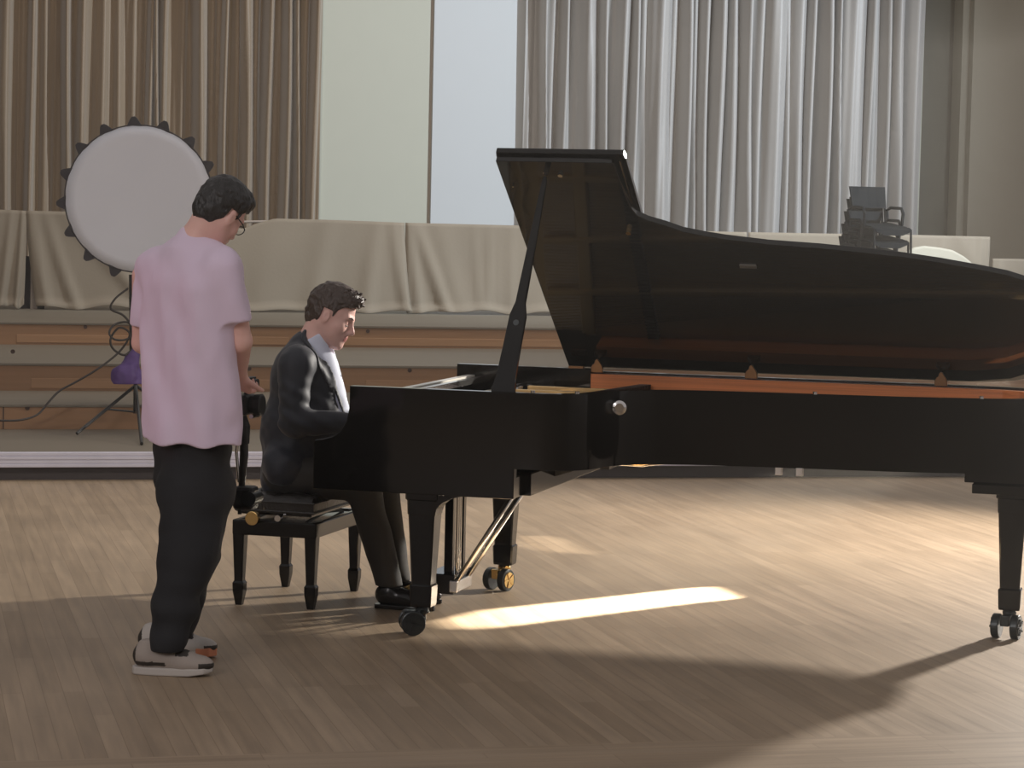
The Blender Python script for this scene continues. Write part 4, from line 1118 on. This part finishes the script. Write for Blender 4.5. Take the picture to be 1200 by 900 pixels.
# ------------------------------------------------------------------ added spots, masks shaped to the floor light (right of the frame)
def masked_spot(loc, poly, energy, label, grow=1.0, dist=.45, col=(1, .90, .74)):
    loc = Vector(loc); pts = [atz(u, v) for u, v in poly]; cen = sum(pts, Vector()) / len(pts)
    ax_ = (cen - loc).normalized(); r_ = ax_.orthogonal().normalized(); r_ = ax_.cross(Vector((0, 0, 1))).normalized(); u_ = r_.cross(ax_)
    def prj(p):
        d = p - loc; t = dist / d.dot(ax_); q = d * t; return (q.dot(r_), q.dot(u_))
    inn = [prj(p) for p in pts]; cx = sum(a for a, b in inn) / len(inn); cy = sum(b for a, b in inn) / len(inn)
    ii_ = []; outr = []; K = 240
    for k in range(K):
        dx, dy = math.cos(2 * math.pi * k / K), math.sin(2 * math.pi * k / K); best = 1e-4
        for (ax0, ay0), (bx0, by0) in zip(inn, inn[1:] + inn[:1]):
            ex_, ey_ = bx0 - ax0, by0 - ay0; det = dx * -ey_ + dy * ex_
            if abs(det) < 1e-12: continue
            t_ = ((ax0 - cx) * -ey_ + (ay0 - cy) * ex_) / det; q_ = (dx * (ay0 - cy) - dy * (ax0 - cx)) / det
            if t_ > 0 and -1e-6 <= q_ <= 1 + 1e-6: best = max(best, t_)
        ii_.append((cx + dx * best, cy + dy * best)); outr.append((cx + dx * .22, cy + dy * .22))
    inn = ii_
    e = empty('added_spot', loc); tag(e, label, 'stage light')
    n = len(inn)
    vs = [ax_ * h + r_ * a + u_ * b for h in (dist, dist + .002) for P_ in (outr, inn) for a, b in P_]
    fs = []
    for i in range(n):
        j = (i + 1) % n
        fs += [(i, j, n + j, n + i), (2 * n + i, 3 * n + i, 3 * n + j, 2 * n + j), (i, 2 * n + i, 2 * n + j, j), (n + i, n + j, 3 * n + j, 3 * n + i)]
    MB().add(vs, fs).build('beam_mask', SATIN, e)
    R = []
    for h, rr in ((-.12, .05), (-.10, .19), (dist - .001, .19), (dist + .006, .19)):
        R.append([ax_ * h + r_ * rr * math.cos(2 * math.pi * k / 24) + u_ * rr * math.sin(2 * math.pi * k / 24) for k in range(24)])
    mb = MB().rings(R, cap=False); mb.add(R[0], [tuple(range(24))]); mb.build('housing', SATIN, e)
    MB().tube([Vector((0, 0, -.15)), Vector((0, 0, -loc.z))], .015).build('stand', SATIN, e)
    l = light('added_spot_lamp', 'SPOT', loc, cen, energy, col, .0025, 40, .1); return e
masked_spot((4.95, 14.55, 1.95), [(519, 727), (567, 715), (692, 702), (800, 690), (836, 688), (866, 701), (800, 708), (667, 725), (579, 736), (535, 735)], 42000,
        'added masked spot casting the bright floor strip, unseen outside the right edge')

masked_spot((5.15, 14.9, 2.25), [(607, 628), (640, 628), (664, 633), (688, 645), (712, 650), (650, 647), (607, 641)], 3000,
        'added masked spot for the small floor patch, unseen behind the first')

# added scatter volume imitating veiling glare around the piano
hm = bpy.data.materials.new('added_glare_veil'); hm.use_nodes = True; nt = hm.node_tree; nt.nodes.clear()
vo = nt.nodes.new('ShaderNodeOutputMaterial'); vs_ = nt.nodes.new('ShaderNodeVolumeScatter')
vs_.inputs['Density'].default_value = .0065; vs_.inputs['Color'].default_value = (1, .97, .92, 1); vs_.inputs['Anisotropy'].default_value = .35
nt.links.new(vs_.outputs[0], vo.inputs['Volume'])
hz = MB().box(-3.6, 2.5, 7.0, 13.2, .01, 2.6).build('glare_volume', hm); tag(hz, 'added thin warm veil imitating lens glare around the piano', 'glare_volume', kind='stuff')
